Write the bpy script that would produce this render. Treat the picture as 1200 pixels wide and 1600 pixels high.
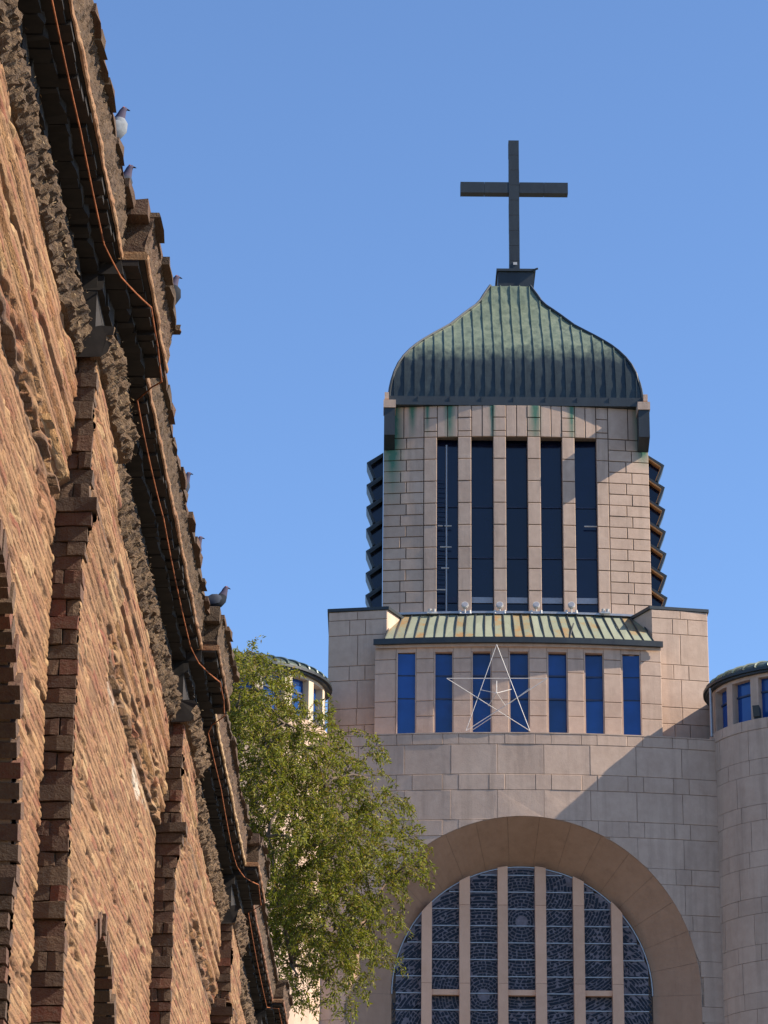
import bpy, math, random
import numpy as np
from mathutils import Vector, Matrix, noise

for _o in list(bpy.data.objects):
    bpy.data.objects.remove(_o)
SC = bpy.context.scene
COL = SC.collection
RAD = math.radians

# ------------------------------------------------------------------ camera
F = 4700.0                       # focal length in pixels of the 1200 x 1600 photograph
PITCH, ROLL = RAD(19.9), RAD(0.5)
EYE = Vector((0, 0, 1.6))
vF = Vector((0, math.cos(PITCH), math.sin(PITCH)))
vU0 = Vector((0, -math.sin(PITCH), math.cos(PITCH)))
vR0 = Vector((1, 0, 0))
vR = vR0 * math.cos(ROLL) + vU0 * math.sin(ROLL)
vU = vU0 * math.cos(ROLL) - vR0 * math.sin(ROLL)
cd = bpy.data.cameras.new('camera')
cam = bpy.data.objects.new('camera', cd)
COL.objects.link(cam)
cd.sensor_fit = 'VERTICAL'
cd.sensor_height = 36.0
cd.lens = F / 1600 * 36.0
cd.clip_start, cd.clip_end = 0.1, 6000
m3 = Matrix((vR, vU, -vF)).transposed()
cam.matrix_world = Matrix.Translation(EYE) @ m3.to_4x4()
SC.camera = cam

# ------------------------------------------------------------------ sky, sun, exposure
SUN_AZ, SUN_EL = RAD(98.0), RAD(38.0)      # azimuth clockwise from +Y
world = bpy.data.worlds.new('World')
SC.world = world
world.use_nodes = True
wn = world.node_tree.nodes
sky = wn.new('ShaderNodeTexSky')
sky.sky_type = 'NISHITA'
sky.sun_disc = False
sky.sun_elevation, sky.sun_rotation = SUN_EL, SUN_AZ
sky.altitude = 1500
sky.air_density, sky.dust_density, sky.ozone_density = 1.0, 0.8, 6.0
world.node_tree.links.new(sky.outputs[0], wn['Background'].inputs[0])
wn['Background'].inputs[1].default_value = 0.109
ld = bpy.data.lights.new('sun', 'SUN')
ld.energy, ld.angle, ld.color = 5.0, RAD(0.5), (1.0, 0.86, 0.69)
sun = bpy.data.objects.new('sun', ld)
COL.objects.link(sun)
sdir = Vector((math.sin(SUN_AZ) * math.cos(SUN_EL), math.cos(SUN_AZ) * math.cos(SUN_EL), math.sin(SUN_EL)))
sun.rotation_euler = sdir.to_track_quat('Z', 'Y').to_euler()
vs = SC.view_settings
vs.view_transform, vs.look, vs.gamma, vs.exposure = 'Standard', 'None', 1.0, 1.12
vs.use_curve_mapping = False

# ------------------------------------------------------------------ helpers
def link(o, parent=None):
    COL.objects.link(o)
    if parent is not None:
        o.parent = parent
    return o

def empty(name, loc=(0, 0, 0), rz=0, parent=None):
    o = bpy.data.objects.new(name, None)
    o.location = loc
    o.rotation_euler = (0, 0, rz)
    o.empty_display_size = 0.2
    return link(o, parent)

def tag(o, label=None, cat=None, group=None, kind=None):
    if label: o['label'] = label
    if cat: o['category'] = cat
    if group: o['group'] = group
    if kind: o['kind'] = kind
    return o

class MB:
    def __init__(s): s.v, s.f = [], []
    def add(s, vs, fs):
        b = len(s.v); s.v += [tuple(p) for p in vs]; s.f += [tuple(i + b for i in f) for f in fs]
    def box(s, x0, x1, y0, y1, z0, z1):
        s.add([(x0,y0,z0),(x1,y0,z0),(x1,y1,z0),(x0,y1,z0),(x0,y0,z1),(x1,y0,z1),(x1,y1,z1),(x0,y1,z1)],
              [(0,3,2,1),(4,5,6,7),(0,1,5,4),(1,2,6,5),(2,3,7,6),(3,0,4,7)])
    def tube(s, pts, rad, n=6, cap=True):
        pts = [Vector(p) for p in pts]
        if not hasattr(rad, '__len__'): rad = [rad] * len(pts)
        rings = []; up = None
        for i, p in enumerate(pts):
            d = (pts[min(i+1, len(pts)-1)] - pts[max(i-1, 0)]).normalized()
            a = d.cross(Vector((0,0,1)) if abs(d.z) < .95 else Vector((0,1,0))).normalized()
            if up is not None and a.dot(up) < 0: a = -a
            up = a; b = d.cross(a)
            rings.append([p + (a*math.cos(2*math.pi*k/n) + b*math.sin(2*math.pi*k/n)) * rad[i] for k in range(n)])
        vs = [q for r in rings for q in r]; fs = []
        for i in range(len(pts)-1):
            for k in range(n):
                fs.append((i*n+k, i*n+(k+1)%n, (i+1)*n+(k+1)%n, (i+1)*n+k))
        if cap: fs += [tuple(range(n))[::-1], tuple((len(pts)-1)*n+k for k in range(n))]
        s.add(vs, fs)
    def extrude_y(s, poly, y0, y1, yf=None):
        """poly: list of (x,z) seen from the front (-y), counter-clockwise; yf(x) bends the plan"""
        yf = yf or (lambda x: 0.0); n = len(poly)
        vs = [(x, y0 + yf(x), z) for x, z in poly] + [(x, y1 + yf(x), z) for x, z in poly]
        s.add(vs, [tuple(range(n)), tuple(range(n, 2*n))[::-1]] + [(i, i+n, (i+1) % n + n, (i+1) % n) for i in range(n)])
    def build(s, name, mat, parent=None, smooth=False):
        me = bpy.data.meshes.new(name)
        me.from_pydata(s.v, [], s.f); me.update()
        if mat: me.materials.append(mat)
        if smooth: me.polygons.foreach_set('use_smooth', [True] * len(me.polygons))
        return link(bpy.data.objects.new(name, me), parent)

def ray(px, py): return vF + vR * ((px - 600) / F) - vU * ((py - 800) / F)

def sm(a, b, t):
    t = max(0, min(1, (t-a)/(b-a))); return t*t*(3-2*t)

# ------------------------------------------------------------------ materials
def newmat(name):
    m = bpy.data.materials.new(name); m.use_nodes = True
    return m, m.node_tree, m.node_tree.nodes['Principled BSDF']

class NT:
    def __init__(s, nt): s.nt = nt
    def n(s, t, **kw):
        o = s.nt.nodes.new(t)
        for k, v in kw.items():
            if isinstance(k, str) and hasattr(o, k): setattr(o, k, v)
        return o
    def l(s, a, b): s.nt.links.new(a, b)
    def val(s, sock, v):
        if hasattr(v, 'is_output') or isinstance(v, bpy.types.NodeSocket): s.l(v, sock)
        else: sock.default_value = v
    def math(s, op, a, b=0.0, clamp=False):
        o = s.n('ShaderNodeMath', operation=op); o.use_clamp = clamp
        s.val(o.inputs[0], a); s.val(o.inputs[1], b); return o.outputs[0]
    def coord(s, kind='Object'): return s.n('ShaderNodeTexCoord').outputs[kind]
    def mapping(s, v, scale):
        o = s.n('ShaderNodeMapping'); s.l(v, o.inputs[0]); o.inputs['Scale'].default_value = scale; return o.outputs[0]
    def noise(s, v, scale, detail=4, rough=.6):
        o = s.n('ShaderNodeTexNoise'); s.l(v, o.inputs['Vector'])
        o.inputs['Scale'].default_value = scale; o.inputs['Detail'].default_value = detail
        o.inputs['Roughness'].default_value = rough; return o.outputs['Fac']
    def ramp(s, fac, stops):
        o = s.n('ShaderNodeValToRGB'); s.l(fac, o.inputs[0]); e = o.color_ramp.elements
        while len(e) < len(stops): e.new(.5)
        for q, (p, c) in zip(e, stops): q.position = p; q.color = (*c, 1) if len(c) == 3 else c
        return o.outputs[0]
    def mix(s, fac, a, b, mode='MIX'):
        o = s.n('ShaderNodeMix', data_type='RGBA', blend_type=mode)
        s.val(o.inputs[0], fac); s.val(o.inputs[6], a if not isinstance(a, tuple) else (*a[:3], 1)); s.val(o.inputs[7], b if not isinstance(b, tuple) else (*b[:3], 1))
        return o.outputs[2]
    def rnd(s):
        a = s.n('ShaderNodeObjectInfo').outputs['Random']; b = s.n('ShaderNodeNewGeometry').outputs['Random Per Island']
        return s.math('FRACT', s.math('ADD', a, b))
    def bump(s, h, strength, dist, bsdf):
        o = s.n('ShaderNodeBump'); o.inputs['Strength'].default_value = strength; o.inputs['Distance'].default_value = dist
        s.l(h, o.inputs['Height']); s.l(o.outputs[0], bsdf.inputs['Normal'])

def gray(v): return (v, v, v)

def mat_stone(name, c1, c2, stain=None, streak=.42, rough=.85, var=.2):
    m, nt, b = newmat(name); t = NT(nt); co = t.coord()
    big = t.noise(co, .55, 3); mid = t.noise(co, 3.2, 5, .65); fine = t.noise(co, 28, 3, .7)
    st = t.noise(t.mapping(co, (2.6, 2.6, .22)), 1.0, 5, .65)
    c = t.ramp(t.math('ADD', t.math('MULTIPLY', big, .5), t.math('MULTIPLY', mid, .5)), [(.36, c1), (.64, c2)])
    r = t.math('ADD', t.math('MULTIPLY', t.rnd(), var), 1-var/2)
    c = t.mix(1.0, c, t.mix(1, (1, 1, 1), t.ramp(r, [(0, gray(0)), (1, gray(1))]), 'MULTIPLY'), 'MULTIPLY')
    dk = t.ramp(st, [(.50, gray(0)), (.78, gray(1))])
    c = t.mix(t.math('MULTIPLY', dk, streak), c, tuple(x*.38 for x in c1))
    c = t.mix(t.math('MULTIPLY', t.ramp(fine, [(.55, gray(0)), (.75, gray(1))]), .22), c, tuple(x*.6 for x in c1))
    if stain:                                    # copper run-off: (x, half width, z top, length)
        sep = t.n('ShaderNodeSeparateXYZ'); t.l(co, sep.inputs[0]); X, Z = sep.outputs[0], sep.outputs[2]
        wob = t.math('MULTIPLY', t.math('SUBTRACT', st, .5), .35); tot = None
        for x0, w, zt, ln in stain:
            dx = t.math('ABSOLUTE', t.math('ADD', t.math('SUBTRACT', X, x0), wob))
            a = t.math('SUBTRACT', 1.0, t.math('DIVIDE', dx, w), clamp=True)
            z = t.math('DIVIDE', t.math('SUBTRACT', zt, Z), ln)
            zz = t.math('SUBTRACT', 1.0, z, clamp=True)
            q = t.math('MULTIPLY', a, zz)
            tot = q if tot is None else t.math('MAXIMUM', tot, q)
        q = t.math('MULTIPLY', tot, t.math('ADD', .45, mid), clamp=True)
        c = t.mix(t.math('MULTIPLY', q, 1.5, clamp=True), c, (.055, .155, .105))
    t.l(c, b.inputs['Base Color']); b.inputs['Roughness'].default_value = rough
    t.bump(t.math('ADD', fine, t.math('MULTIPLY', mid, 1.5)), .25, .02, b)
    return m

def mat_brick(name, stops, moss=.25, dist=.012, tan=(.29, .20, .11), red=(.22, .105, .062), face=False):
    m, nt, b = newmat(name); t = NT(nt); co = t.coord()
    n1 = t.noise(t.mapping(co, (1, .28, 1.5)), 14, 6, .7); n2 = t.noise(t.mapping(co, (1, .5, 1)), 1.6, 4, .6); n3 = t.noise(t.mapping(co, (1, .45, 1.3)), 60, 3, .7)
    if face:
        at_ = t.n('ShaderNodeAttribute'); at_.attribute_name = 'tint'; sp = t.n('ShaderNodeSeparateColor'); t.l(at_.outputs['Color'], sp.inputs[0])
        c = t.ramp(sp.outputs[0], stops)
    else: c = t.ramp(t.rnd(), stops)
    c = t.mix(t.math('MULTIPLY', t.ramp(n1, [(.42, gray(0)), (.68, gray(1))]), .55), c, tan)
    c = t.mix(t.math('MULTIPLY', t.ramp(n2, [(.50, gray(0)), (.72, gray(1))]), .5), c, red)
    c = t.mix(t.math('MULTIPLY', t.ramp(n3, [(.55, gray(0)), (.7, gray(1))]), moss), c, (.09, .07, .045))
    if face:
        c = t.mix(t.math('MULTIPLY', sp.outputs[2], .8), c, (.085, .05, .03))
        c = t.mix(t.math('MULTIPLY', sp.outputs[1], .75), c, (.44, .39, .32))
    t.l(c, b.inputs['Base Color']); b.inputs['Roughness'].default_value = .95
    t.bump(t.math('ADD', n1, t.math('MULTIPLY', n3, .5)), .9, dist, b)
    return m

def mat_metal(name, stops, scale=1.2, rough=.5, metallic=.0, spec=.5, bump=.15, vstretch=.4):
    m, nt, b = newmat(name); t = NT(nt); co = t.coord()
    n1 = t.noise(t.mapping(co, (1, 1, vstretch)), scale, 6, .65); n2 = t.noise(co, scale*9, 4, .7)
    f = t.math('ADD', t.math('MULTIPLY', n1, .6), t.math('ADD', t.math('MULTIPLY', n2, .2), t.math('MULTIPLY', t.rnd(), .2)))
    c = t.ramp(f, stops); t.l(c, b.inputs['Base Color'])
    b.inputs['Roughness'].default_value = rough; b.inputs['Metallic'].default_value = metallic
    b.inputs['Specular IOR Level'].default_value = spec
    t.bump(t.math('ADD', n1, t.math('MULTIPLY', n2, .3)), bump, .05, b)
    return m

def mat_dome(name, zt):
    """copper sheet: green above the height zt, darker below, with an uneven edge"""
    m, nt, b = newmat(name); t = NT(nt); co = t.coord()
    sep = t.n('ShaderNodeSeparateXYZ'); t.l(co, sep.inputs[0])
    st = t.noise(t.mapping(co, (2.2, 2.2, .3)), 1.5, 6, .65); n2 = t.noise(co, 7, 4, .7)
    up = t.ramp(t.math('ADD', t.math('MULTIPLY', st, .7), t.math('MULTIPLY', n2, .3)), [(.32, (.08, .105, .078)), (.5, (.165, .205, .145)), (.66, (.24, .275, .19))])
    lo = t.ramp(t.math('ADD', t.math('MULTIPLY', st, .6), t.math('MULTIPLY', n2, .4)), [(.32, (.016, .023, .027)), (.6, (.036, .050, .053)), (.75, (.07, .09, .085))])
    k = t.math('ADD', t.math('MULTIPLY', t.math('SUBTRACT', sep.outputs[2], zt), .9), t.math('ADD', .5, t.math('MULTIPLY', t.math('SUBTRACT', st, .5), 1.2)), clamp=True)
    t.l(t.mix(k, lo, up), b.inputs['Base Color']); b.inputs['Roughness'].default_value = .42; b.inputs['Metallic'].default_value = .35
    t.bump(t.math('ADD', st, t.math('MULTIPLY', n2, .3)), .12, .05, b)
    return m

def mat_plain(name, c, rough=.6, metallic=0., var=.25, spec=.5):
    m, nt, b = newmat(name); t = NT(nt); co = t.coord()
    n = t.noise(co, 9, 4, .6)
    cc = t.ramp(n, [(.3, tuple(x*(1-var) for x in c)), (.7, tuple(min(1, x*(1+var)) for x in c))])
    t.l(cc, b.inputs['Base Color']); b.inputs['Roughness'].default_value = rough; b.inputs['Metallic'].default_value = metallic
    b.inputs['Specular IOR Level'].default_value = spec
    return m

def mat_leaf(name, stops):
    m, nt, b = newmat(name); t = NT(nt)
    c = t.ramp(t.n('ShaderNodeNewGeometry').outputs['Random Per Island'], stops)
    t.l(c, b.inputs['Base Color']); b.inputs['Roughness'].default_value = .55; b.inputs['Specular IOR Level'].default_value = .2
    tr = t.n('ShaderNodeBsdfTranslucent'); t.l(t.mix(1, c, (1.0, 1.0, .5), 'MULTIPLY'), tr.inputs[0])
    mx = t.n('ShaderNodeMixShader'); mx.inputs[0].default_value = .42
    t.l(b.outputs[0], mx.inputs[1]); t.l(tr.outputs[0], mx.inputs[2])
    t.l(mx.outputs[0], nt.nodes['Material Output'].inputs['Surface'])
    return m

def mat_glass(name, c, rough=.08):
    m, nt, b = newmat(name); t = NT(nt); co = t.coord()
    n = t.noise(co, 1.1, 3, .5)
    k = t.math('ADD', t.math('MULTIPLY', n, .6), t.math('MULTIPLY', t.rnd(), .4))
    t.l(t.ramp(k, [(.2, tuple(x*.6 for x in c)), (.8, tuple(x*1.4 for x in c))]), b.inputs['Base Color'])
    b.inputs['Roughness'].default_value = rough; b.inputs['IOR'].default_value = 1.5
    t.bump(n, .08, .05, b)
    return m

BR = [(0, (.11, .048, .021)), (.25, (.235, .128, .056)), (.42, (.165, .07, .03)), (.6, (.28, .163, .075)), (.75, (.155, .046, .021)), (.88, (.215, .117, .052)), (1, (.32, .205, .10))]
BR_SHADE = [(0, (.062, .035, .021)), (.35, (.085, .049, .027)), (.6, (.085, .035, .019)), (.85, (.058, .033, .020)), (1, (.15, .042, .02))]  # brick darkened: shade of the viewer-facing sides is put into these tones
M = {
    'brick': mat_brick('weathered_brick', BR, .25),
    'brick_shade': mat_brick('shaded_brick', BR_SHADE, .45, .02, (.125, .08, .043), (.07, .03, .018)),
    'face': mat_brick('weathered_face', BR, .3, .02, (.245, .143, .063), (.165, .058, .027), True),
    'mortar': mat_brick('earth_mortar', [(0, (.13, .085, .052)), (1, (.17, .11, .068))], .5),
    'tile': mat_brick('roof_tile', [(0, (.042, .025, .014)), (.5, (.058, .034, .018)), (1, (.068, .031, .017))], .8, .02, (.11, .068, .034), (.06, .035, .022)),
    'ledge': mat_brick('mossy_ledge', [(0, (.055, .032, .017)), (1, (.08, .046, .023))], .9, .05, (.21, .13, .062), (.14, .09, .05)),
    'soffit_shade': mat_plain('shaded_soffit', (.014, .0105, .0085), .95, 0, .5),  # brick under the eave, its deep shade painted in as near-black
    'moss': mat_brick('dry_moss', [(0, (.22, .16, .085)), (.4, (.29, .21, .115)), (.7, (.07, .05, .032)), (1, (.33, .25, .14))], .3),
    'cable': mat_plain('orange_cable', (.27, .095, .04), .9, 0, .6, .2),
    'stone': mat_stone('facade_stone', (.42, .30, .228), (.51, .378, .292)),
    'joint': mat_plain('stone_joint', (.17, .135, .11), .95),
    'joint_light': mat_plain('pale_joint', (.38, .28, .215), .95),
    'peach': mat_stone('peach_concrete', (.60, .365, .24), (.68, .425, .29), None, .15),
    'splay': mat_stone('brown_render', (.33, .205, .135), (.39, .25, .17), None, .25, .85, .07),
    'cream': mat_stone('cream_render', (.46, .385, .28), (.52, .44, .33), None, .2),
    'copper': mat_metal('dark_copper', [(.30, (.035, .05, .047)), (.5, (.08, .105, .09)), (.66, (.13, .16, .125))], .9, .4, .4),
    'copper_dark': mat_metal('blackened_copper', [(.3, (.011, .016, .022)), (.7, (.026, .037, .045))], 1.5, .5, .1),
    'patina': mat_metal('patina_sheet', [(.36, (.25, .145, .06)), (.42, (.23, .185, .10)), (.47, (.19, .21, .15)), (.68, (.235, .26, .195))], .9, .6, .0),
    'glass_blue': mat_glass('blue_glass', (.006, .045, .19), .10),
    'glass_dark': mat_glass('dark_glass', (.003, .007, .028), .12),
    'dalle': mat_plain('dalle_glass', (.004, .007, .020), .35, 0, .5, .25),
    'frame': mat_plain('dark_window_frame', (.015, .028, .075), .5),
    'lead': mat_plain('lavender_tracery', (.17, .155, .18), .85),
    'white': mat_plain('white_metal', (.48, .47, .45), .5, 0, .1),
    'steel': mat_plain('grey_steel', (.32, .32, .335), .4, .5, .1),
    'lining': mat_plain('sunlit_lining', (.45, .23, .09), .8),
    'ground': mat_plain('plaza_paving', (.10, .09, .07), .95),
    'bark': mat_plain('bark', (.10, .075, .055), .95),
    'leaf': mat_leaf('pepper_leaf', [(0, (.095, .115, .015)), (.3, (.175, .19, .022)), (.55, (.255, .255, .032)), (.72, (.06, .078, .014)), (.88, (.20, .135, .04)), (1, (.33, .29, .055))]),
}
SX = []          # stains are filled after the projection helpers exist

# ------------------------------------------------------------------ ground
g = MB(); g.add([(-2500, -2500, 0), (2500, -2500, 0), (2500, 2500, 0), (-2500, 2500, 0)], [(0, 1, 2, 3)])
tag(g.build('ground', M['ground']), kind='structure')

# ================================================================== TEMPLE
YAW = RAD(0.0)
T0 = Vector((5.55, 118.0, 0))
TR = Matrix.Rotation(-YAW, 3, 'Z')
def TL(px, py, ly):
    """local (x, z) of the temple where the sight line meets the local plane y = ly"""
    o = TR @ (EYE - T0); r = TR @ ray(px, py); t = (ly - o.y) / r.y; p = o + r * t
    return p.x, p.z
temple = empty('temple', T0, YAW)
tag(temple, 'modern pale stone temple with a ribbed green copper dome and a tall dark cross', 'temple')
KW = .0140
def bend(x): return KW * x * x
Y_T, Y_L, Y_B, Y_A = 0.0, -2.5, -1.9, -4.6          # front planes: tower, clerestory, side blocks, arch wall

rs = random.Random(5)
def block(name, parent, mat, x0, x1, z0, z1, y, gap=.017, depth=.10, ch=.012, bf=bend, dj=.006):
    """one facing slab with chamfered front edges, in temple coordinates"""
    a, b, c, d = x0+gap, x1-gap, z0+gap, z1-gap
    if b - a < .02 or d - c < .02: return None
    yo = y + rs.uniform(-dj, dj); m = MB()
    R1 = [(a, c), (b, c), (b, d), (a, d)]; R2 = [(a+ch, c+ch), (b-ch, c+ch), (b-ch, d-ch), (a+ch, d-ch)]
    V = [(x, yo + depth + bf(x), z) for x, z in R1] + [(x, yo + ch + bf(x), z) for x, z in R1] + [(x, yo + bf(x), z) for x, z in R2]
    m.add(V, [(i, (i+1) % 4, (i+1) % 4+4, i+4) for i in range(4)] + [(i+4, (i+1) % 4+4, (i+1) % 4+8, i+8) for i in range(4)] + [(8, 9, 10, 11)])
    return m.build(name, mat, parent)

def slab(m, x0, x1, y0, y1, z0, z1, n=8, bf=bend):
    """bent box"""
    xs = [x0 + (x1-x0)*i/n for i in range(n+1)]
    V = []
    for x in xs: V += [(x, y0+bf(x), z0), (x, y0+bf(x), z1), (x, y1, z1), (x, y1, z0)]
    Fs = [(0, 1, 2, 3), tuple(4*n+k for k in (3, 2, 1, 0))]
    for i in range(n):
        q = 4*i
        for k in range(4): Fs.append((q+k, q+4+k, q+4+(k+1) % 4, q+(k+1) % 4))
    m.add(V, Fs)

# ---------------------------------------------------------------- tower
def tx(px, py=820, ly=Y_T): return TL(px, py, ly)[0]
def tz(py, px=806, ly=Y_T): return TL(px, py, ly)[1]
zT0, zT1, zF1 = tz(957), tz(682), tz(633)
STX = [(tx(703, 640), .28), (tx(770, 640), .16), (tx(836, 640), .34), (tx(893, 640), .22), (tx(645, 640), .2), (tx(668, 640), .12)]
stains = [(x, w, zF1+.05, 2.6 if i < 4 else 1.6) for i, (x, w) in enumerate(STX)] + [(tx(612), .55, tz(690), 3.0), (tx(1008), .45, tz(690), 1.1)]
M['stone_stain'] = mat_stone('stained_stone', (.42, .30, .228), (.51, .378, .292), stains)

XL, XR = tx(598), tx(1017.5)
tower_wall = MB()
wx = [tuple(tx(v) for v in p) for p in ((683, 715.5), (737, 771), (791.5, 825), (846, 879.5), (900, 934))]
slab(tower_wall, XL+.02, wx[0][0]-.02, Y_T+.07, .55, zT0, zT1)          # left pier core
slab(tower_wall, wx[4][1]+.02, XR-.02, Y_T+.07, .55, zT0, zT1)
slab(tower_wall, XL+.02, XR-.02, Y_T+.07, .55, zT1+.02, zF1, 12)
tower_wall.box(XL+.02, XL+.5, .5, 10.6, zT0-4, zF1)
tower_wall.box(XR-.5, XR-.02, .5, 10.6, zT0-4, zF1)
tower_wall.box(XL+.02, XR-.02, 10.2, 10.6, zT0-4, zF1)
tower_wall.box(XL+.02, XR-.02, .9, 10.4, zT0-4, zT0-.25)
tw = tower_wall.build('tower_wall', M['joint'], temple)

rows = [682 + (957-682)*i/16 for i in range(17)]
jl, jr = tx(662), tx(953)
for i in range(16):
    za, zb = tz(rows[i+1]), tz(rows[i])
    for (a, b) in ((XL, jl), (jr, XR)):
        fr = .43 if i % 2 else .57
        if a > 0: fr = 1 - fr
        mid = a + (b-a)*fr
        block('stone_block', tw, M['stone_stain'], a, mid, za, zb, Y_T); block('stone_block', tw, M['stone_stain'], mid, b, za, zb, Y_T)
zj = [tz(682 + (957-682)*i/8) for i in range(9)]
for i in range(8):
    block('stone_block', tw, M['stone'], jl, wx[0][0], zj[i+1], zj[i], Y_T-.01, depth=.5)
    block('stone_block', tw, M['stone'], wx[4][1], jr, zj[i+1], zj[i], Y_T-.01, depth=.5)
# frieze above the openings
zf = [zT1, tz(673), tz(652), zF1]
for k in range(3):
    for (a, b) in [(jl, wx[0][0])] + [(wx[i][1], wx[i+1][0]) for i in range(4)] + [(wx[4][1], jr)]:
        block('stone_block', tw, M['stone_stain'], a, b, zf[k], zf[k+1], Y_T-.01)
for (a, b) in wx + [(XL, jl), (jr, XR)]:
    mid = (a+b)/2
    block('stone_block', tw, M['stone_stain'], a, mid, zT1, zF1, Y_T); block('stone_block', tw, M['stone_stain'], mid, b, zT1, zF1, Y_T)
# free-standing pilasters between the openings, each a stack of slabs round a core
for i in range(4):
    a, b = wx[i][1], wx[i+1][0]; m = MB(); slab(m, a+.03, b-.03, Y_T+.05, .55, zT0+.05, zT1+.01, 1)
    p = m.build('pilaster', M['joint'], temple)
    for k in range(8):
        block('stone_block', p, M['stone'], a, b, zj[k+1], zj[k], Y_T-.02, depth=.6)
# dark glazing deep behind the openings, with frame bars, a ladder and a beam
for i, (a, b) in enumerate(wx):
    m = MB(); m.box(a-.25, b+.25, .72, .76, zT0-.6, zT1+.2); gl = m.build('belfry_glass', M['glass_dark'], temple)
    for fz in (.33, .62):
        zz = zT0 + (zT1-zT0)*fz
        m = MB(); m.box(a-.2, b+.2, .66, .715, zz, zz+.05); m.build('glazing_bar', M['frame'], gl)
    m = MB(); m.box(a+.02, b-.02, .64, .70, tz(935), tz(926)); m.build('cross_beam', M['steel'] if i else M['frame'], gl)
m = MB(); lx = tx(698)
m.tube([(lx, .5, tz(957)), (lx, .5, tz(690))], .045, 6)
lad = m.build('ladder', M['steel'], temple)
for k in range(28):
    z = tz(950) + (tz(745)-tz(950))*k/27; m = MB(); m.tube([(lx-.36, .55, z), (lx, .5, z)], .016, 5); m.build('rung', M['frame'], lad)
for py, a, b in ((817, 684, 692), (817, 695, 706), (850, 688, 706), (883, 690, 702), (917, 683, 697)):
    m = MB(); m.tube([(tx(a), .45, tz(py)), (tx(b), .45, tz(py))], .028, 5); m.build('fixing_bar', M['white'], lad)
m = MB(); m.tube([(tx(914), .45, tz(816)), (tx(934), .45, tz(816))], .03, 5); m.build('fixing_bar', M['white'], temple)
# corner gutter boxes
for s, (a, b) in ((-1, (600, 617)), (1, (996.5, 1013.5))):
    x0, x1 = tx(a, 670), tx(b, 670); m = MB()
    z0, z1, z2 = tz(700), tz(646), tz(633)
    m.add([(x0, .36, z0), (x1, .36, z0), (x1, -.52, z0+.35), (x0, -.52, z0+.35), (x0, .36, z1), (x1, .36, z1), (x1, -.52, z1), (x0, -.52, z1)],
          [(0, 3, 2, 1), (4, 5, 6, 7), (3, 7, 6, 2)[::-1], (0, 4, 7, 3)[::-1], (1, 2, 6, 5)[::-1]])
    gb = m.build('gutter_box', M['copper_dark'], temple)
    m = MB(); m.box(x0-.03, x1+.03, -.58, .4, z1+.002, z2-.03); m.build('cap', M['stone'], gb)
# side louvres: bent hoods, one above the other
for s in (-1, 1):
    X = XL if s < 0 else XR
    tops = [697 + 34.6*i for i in range(7)]
    for py in tops:
        zt = tz(py); m = MB(); o = .70; th = .09
        prof = [(0, 0), (o, -.46), (o-.27, -1.18), (o-.27-th, -1.15), (o-.12, -.50), (0, -th-.02)]
        n = len(prof)
        V = [(X + s*(p+.0), yy, zt+q) for yy in (.9, 2.0) for p, q in prof]
        fs = [tuple(range(n)), tuple(range(2*n-1, n-1, -1))] + [(i, i+n, (i+1) % n+n, (i+1) % n) for i in range(n)]
        m.add(V, fs); lv = m.build('louvre_hood', M['copper_dark'], temple)
        m = MB(); m.add([(X + s*p, 1.25, zt+z) for p, z in ((0, -.05), (o-.06, -.48), (o-.31, -1.15), (0, -1.0))], [(0, 1, 2, 3)]); m.build('cheek', M['glass_dark'], lv)
        for q in ([(.03, -.125), (o-.14, -.505), (o-.16, -.57), (.03, -.19)], [(o-.13, -.53), (o-.372, -1.15), (o-.40, -1.15), (o-.165, -.54)]):
            m = MB(); V = [(X + s*p, yy, zt+z) for yy in (.91, 1.24) for p, z in q]
            m.add(V, [(0, 1, 2, 3), (7, 6, 5, 4)] + [(i, i+4, (i+1) % 4+4, (i+1) % 4) for i in range(4)]); m.build('lining', M['lining'] if s > 0 else M['copper_dark'], lv)  # sunlit right and shaded left linings told apart by colour

# ---------------------------------------------------------------- dome
YC = 5.50                                                       # tower axis, local y
sil = [(488, 70), (478, 84), (460, 110), (440, 140), (405, 166), (365, 196), (325, 228), (270, 258), (215, 290), (175, 318), (135, 357), (105, 403), (85, 460), (77, 500), (75, 530)]
o_ = TR @ (EYE - T0); prof = []
for zx, zy in sil:
    r_ = TR @ ray(580 + zx/2.609, 420 + zy/2.609)
    t_ = (YC - o_.y - o_.x) / (r_.x + r_.y) if False else None
    # left front hip: x = xc - r, y = YC - r  ->  x - y = xc - YC
    xc = TL(805.5, 540, 0)[0]
    t_ = (xc - YC - (o_.x - o_.y)) / (r_.x - r_.y); p_ = o_ + r_*t_
    prof.append((YC - p_.y, p_.z))
XC = xc
def smoothprof(pr, n):
    out = []
    for i in range(len(pr)-1):
        p0 = pr[max(i-1, 0)]; p1 = pr[i]; p2 = pr[i+1]; p3 = pr[min(i+2, len(pr)-1)]
        for k in range(n):
            t = k/n
            out.append(tuple(.5*((2*p1[j]) + (p2[j]-p0[j])*t + (2*p0[j]-5*p1[j]+4*p2[j]-p3[j])*t*t + (3*p1[j]-p0[j]-3*p2[j]+p3[j])*t**3) for j in (0, 1)))
    return out + [pr[-1]]
prof = smoothprof(prof, 3)
def side(k, u, r):      # k-th face: u along the eave, r outwards
    return [(XC+u, YC-r), (XC+r, YC+u), (XC-u, YC+r), (XC-r, YC-u)][k]
dm = MB(); rd = random.Random(3)
NU = 18
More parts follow.
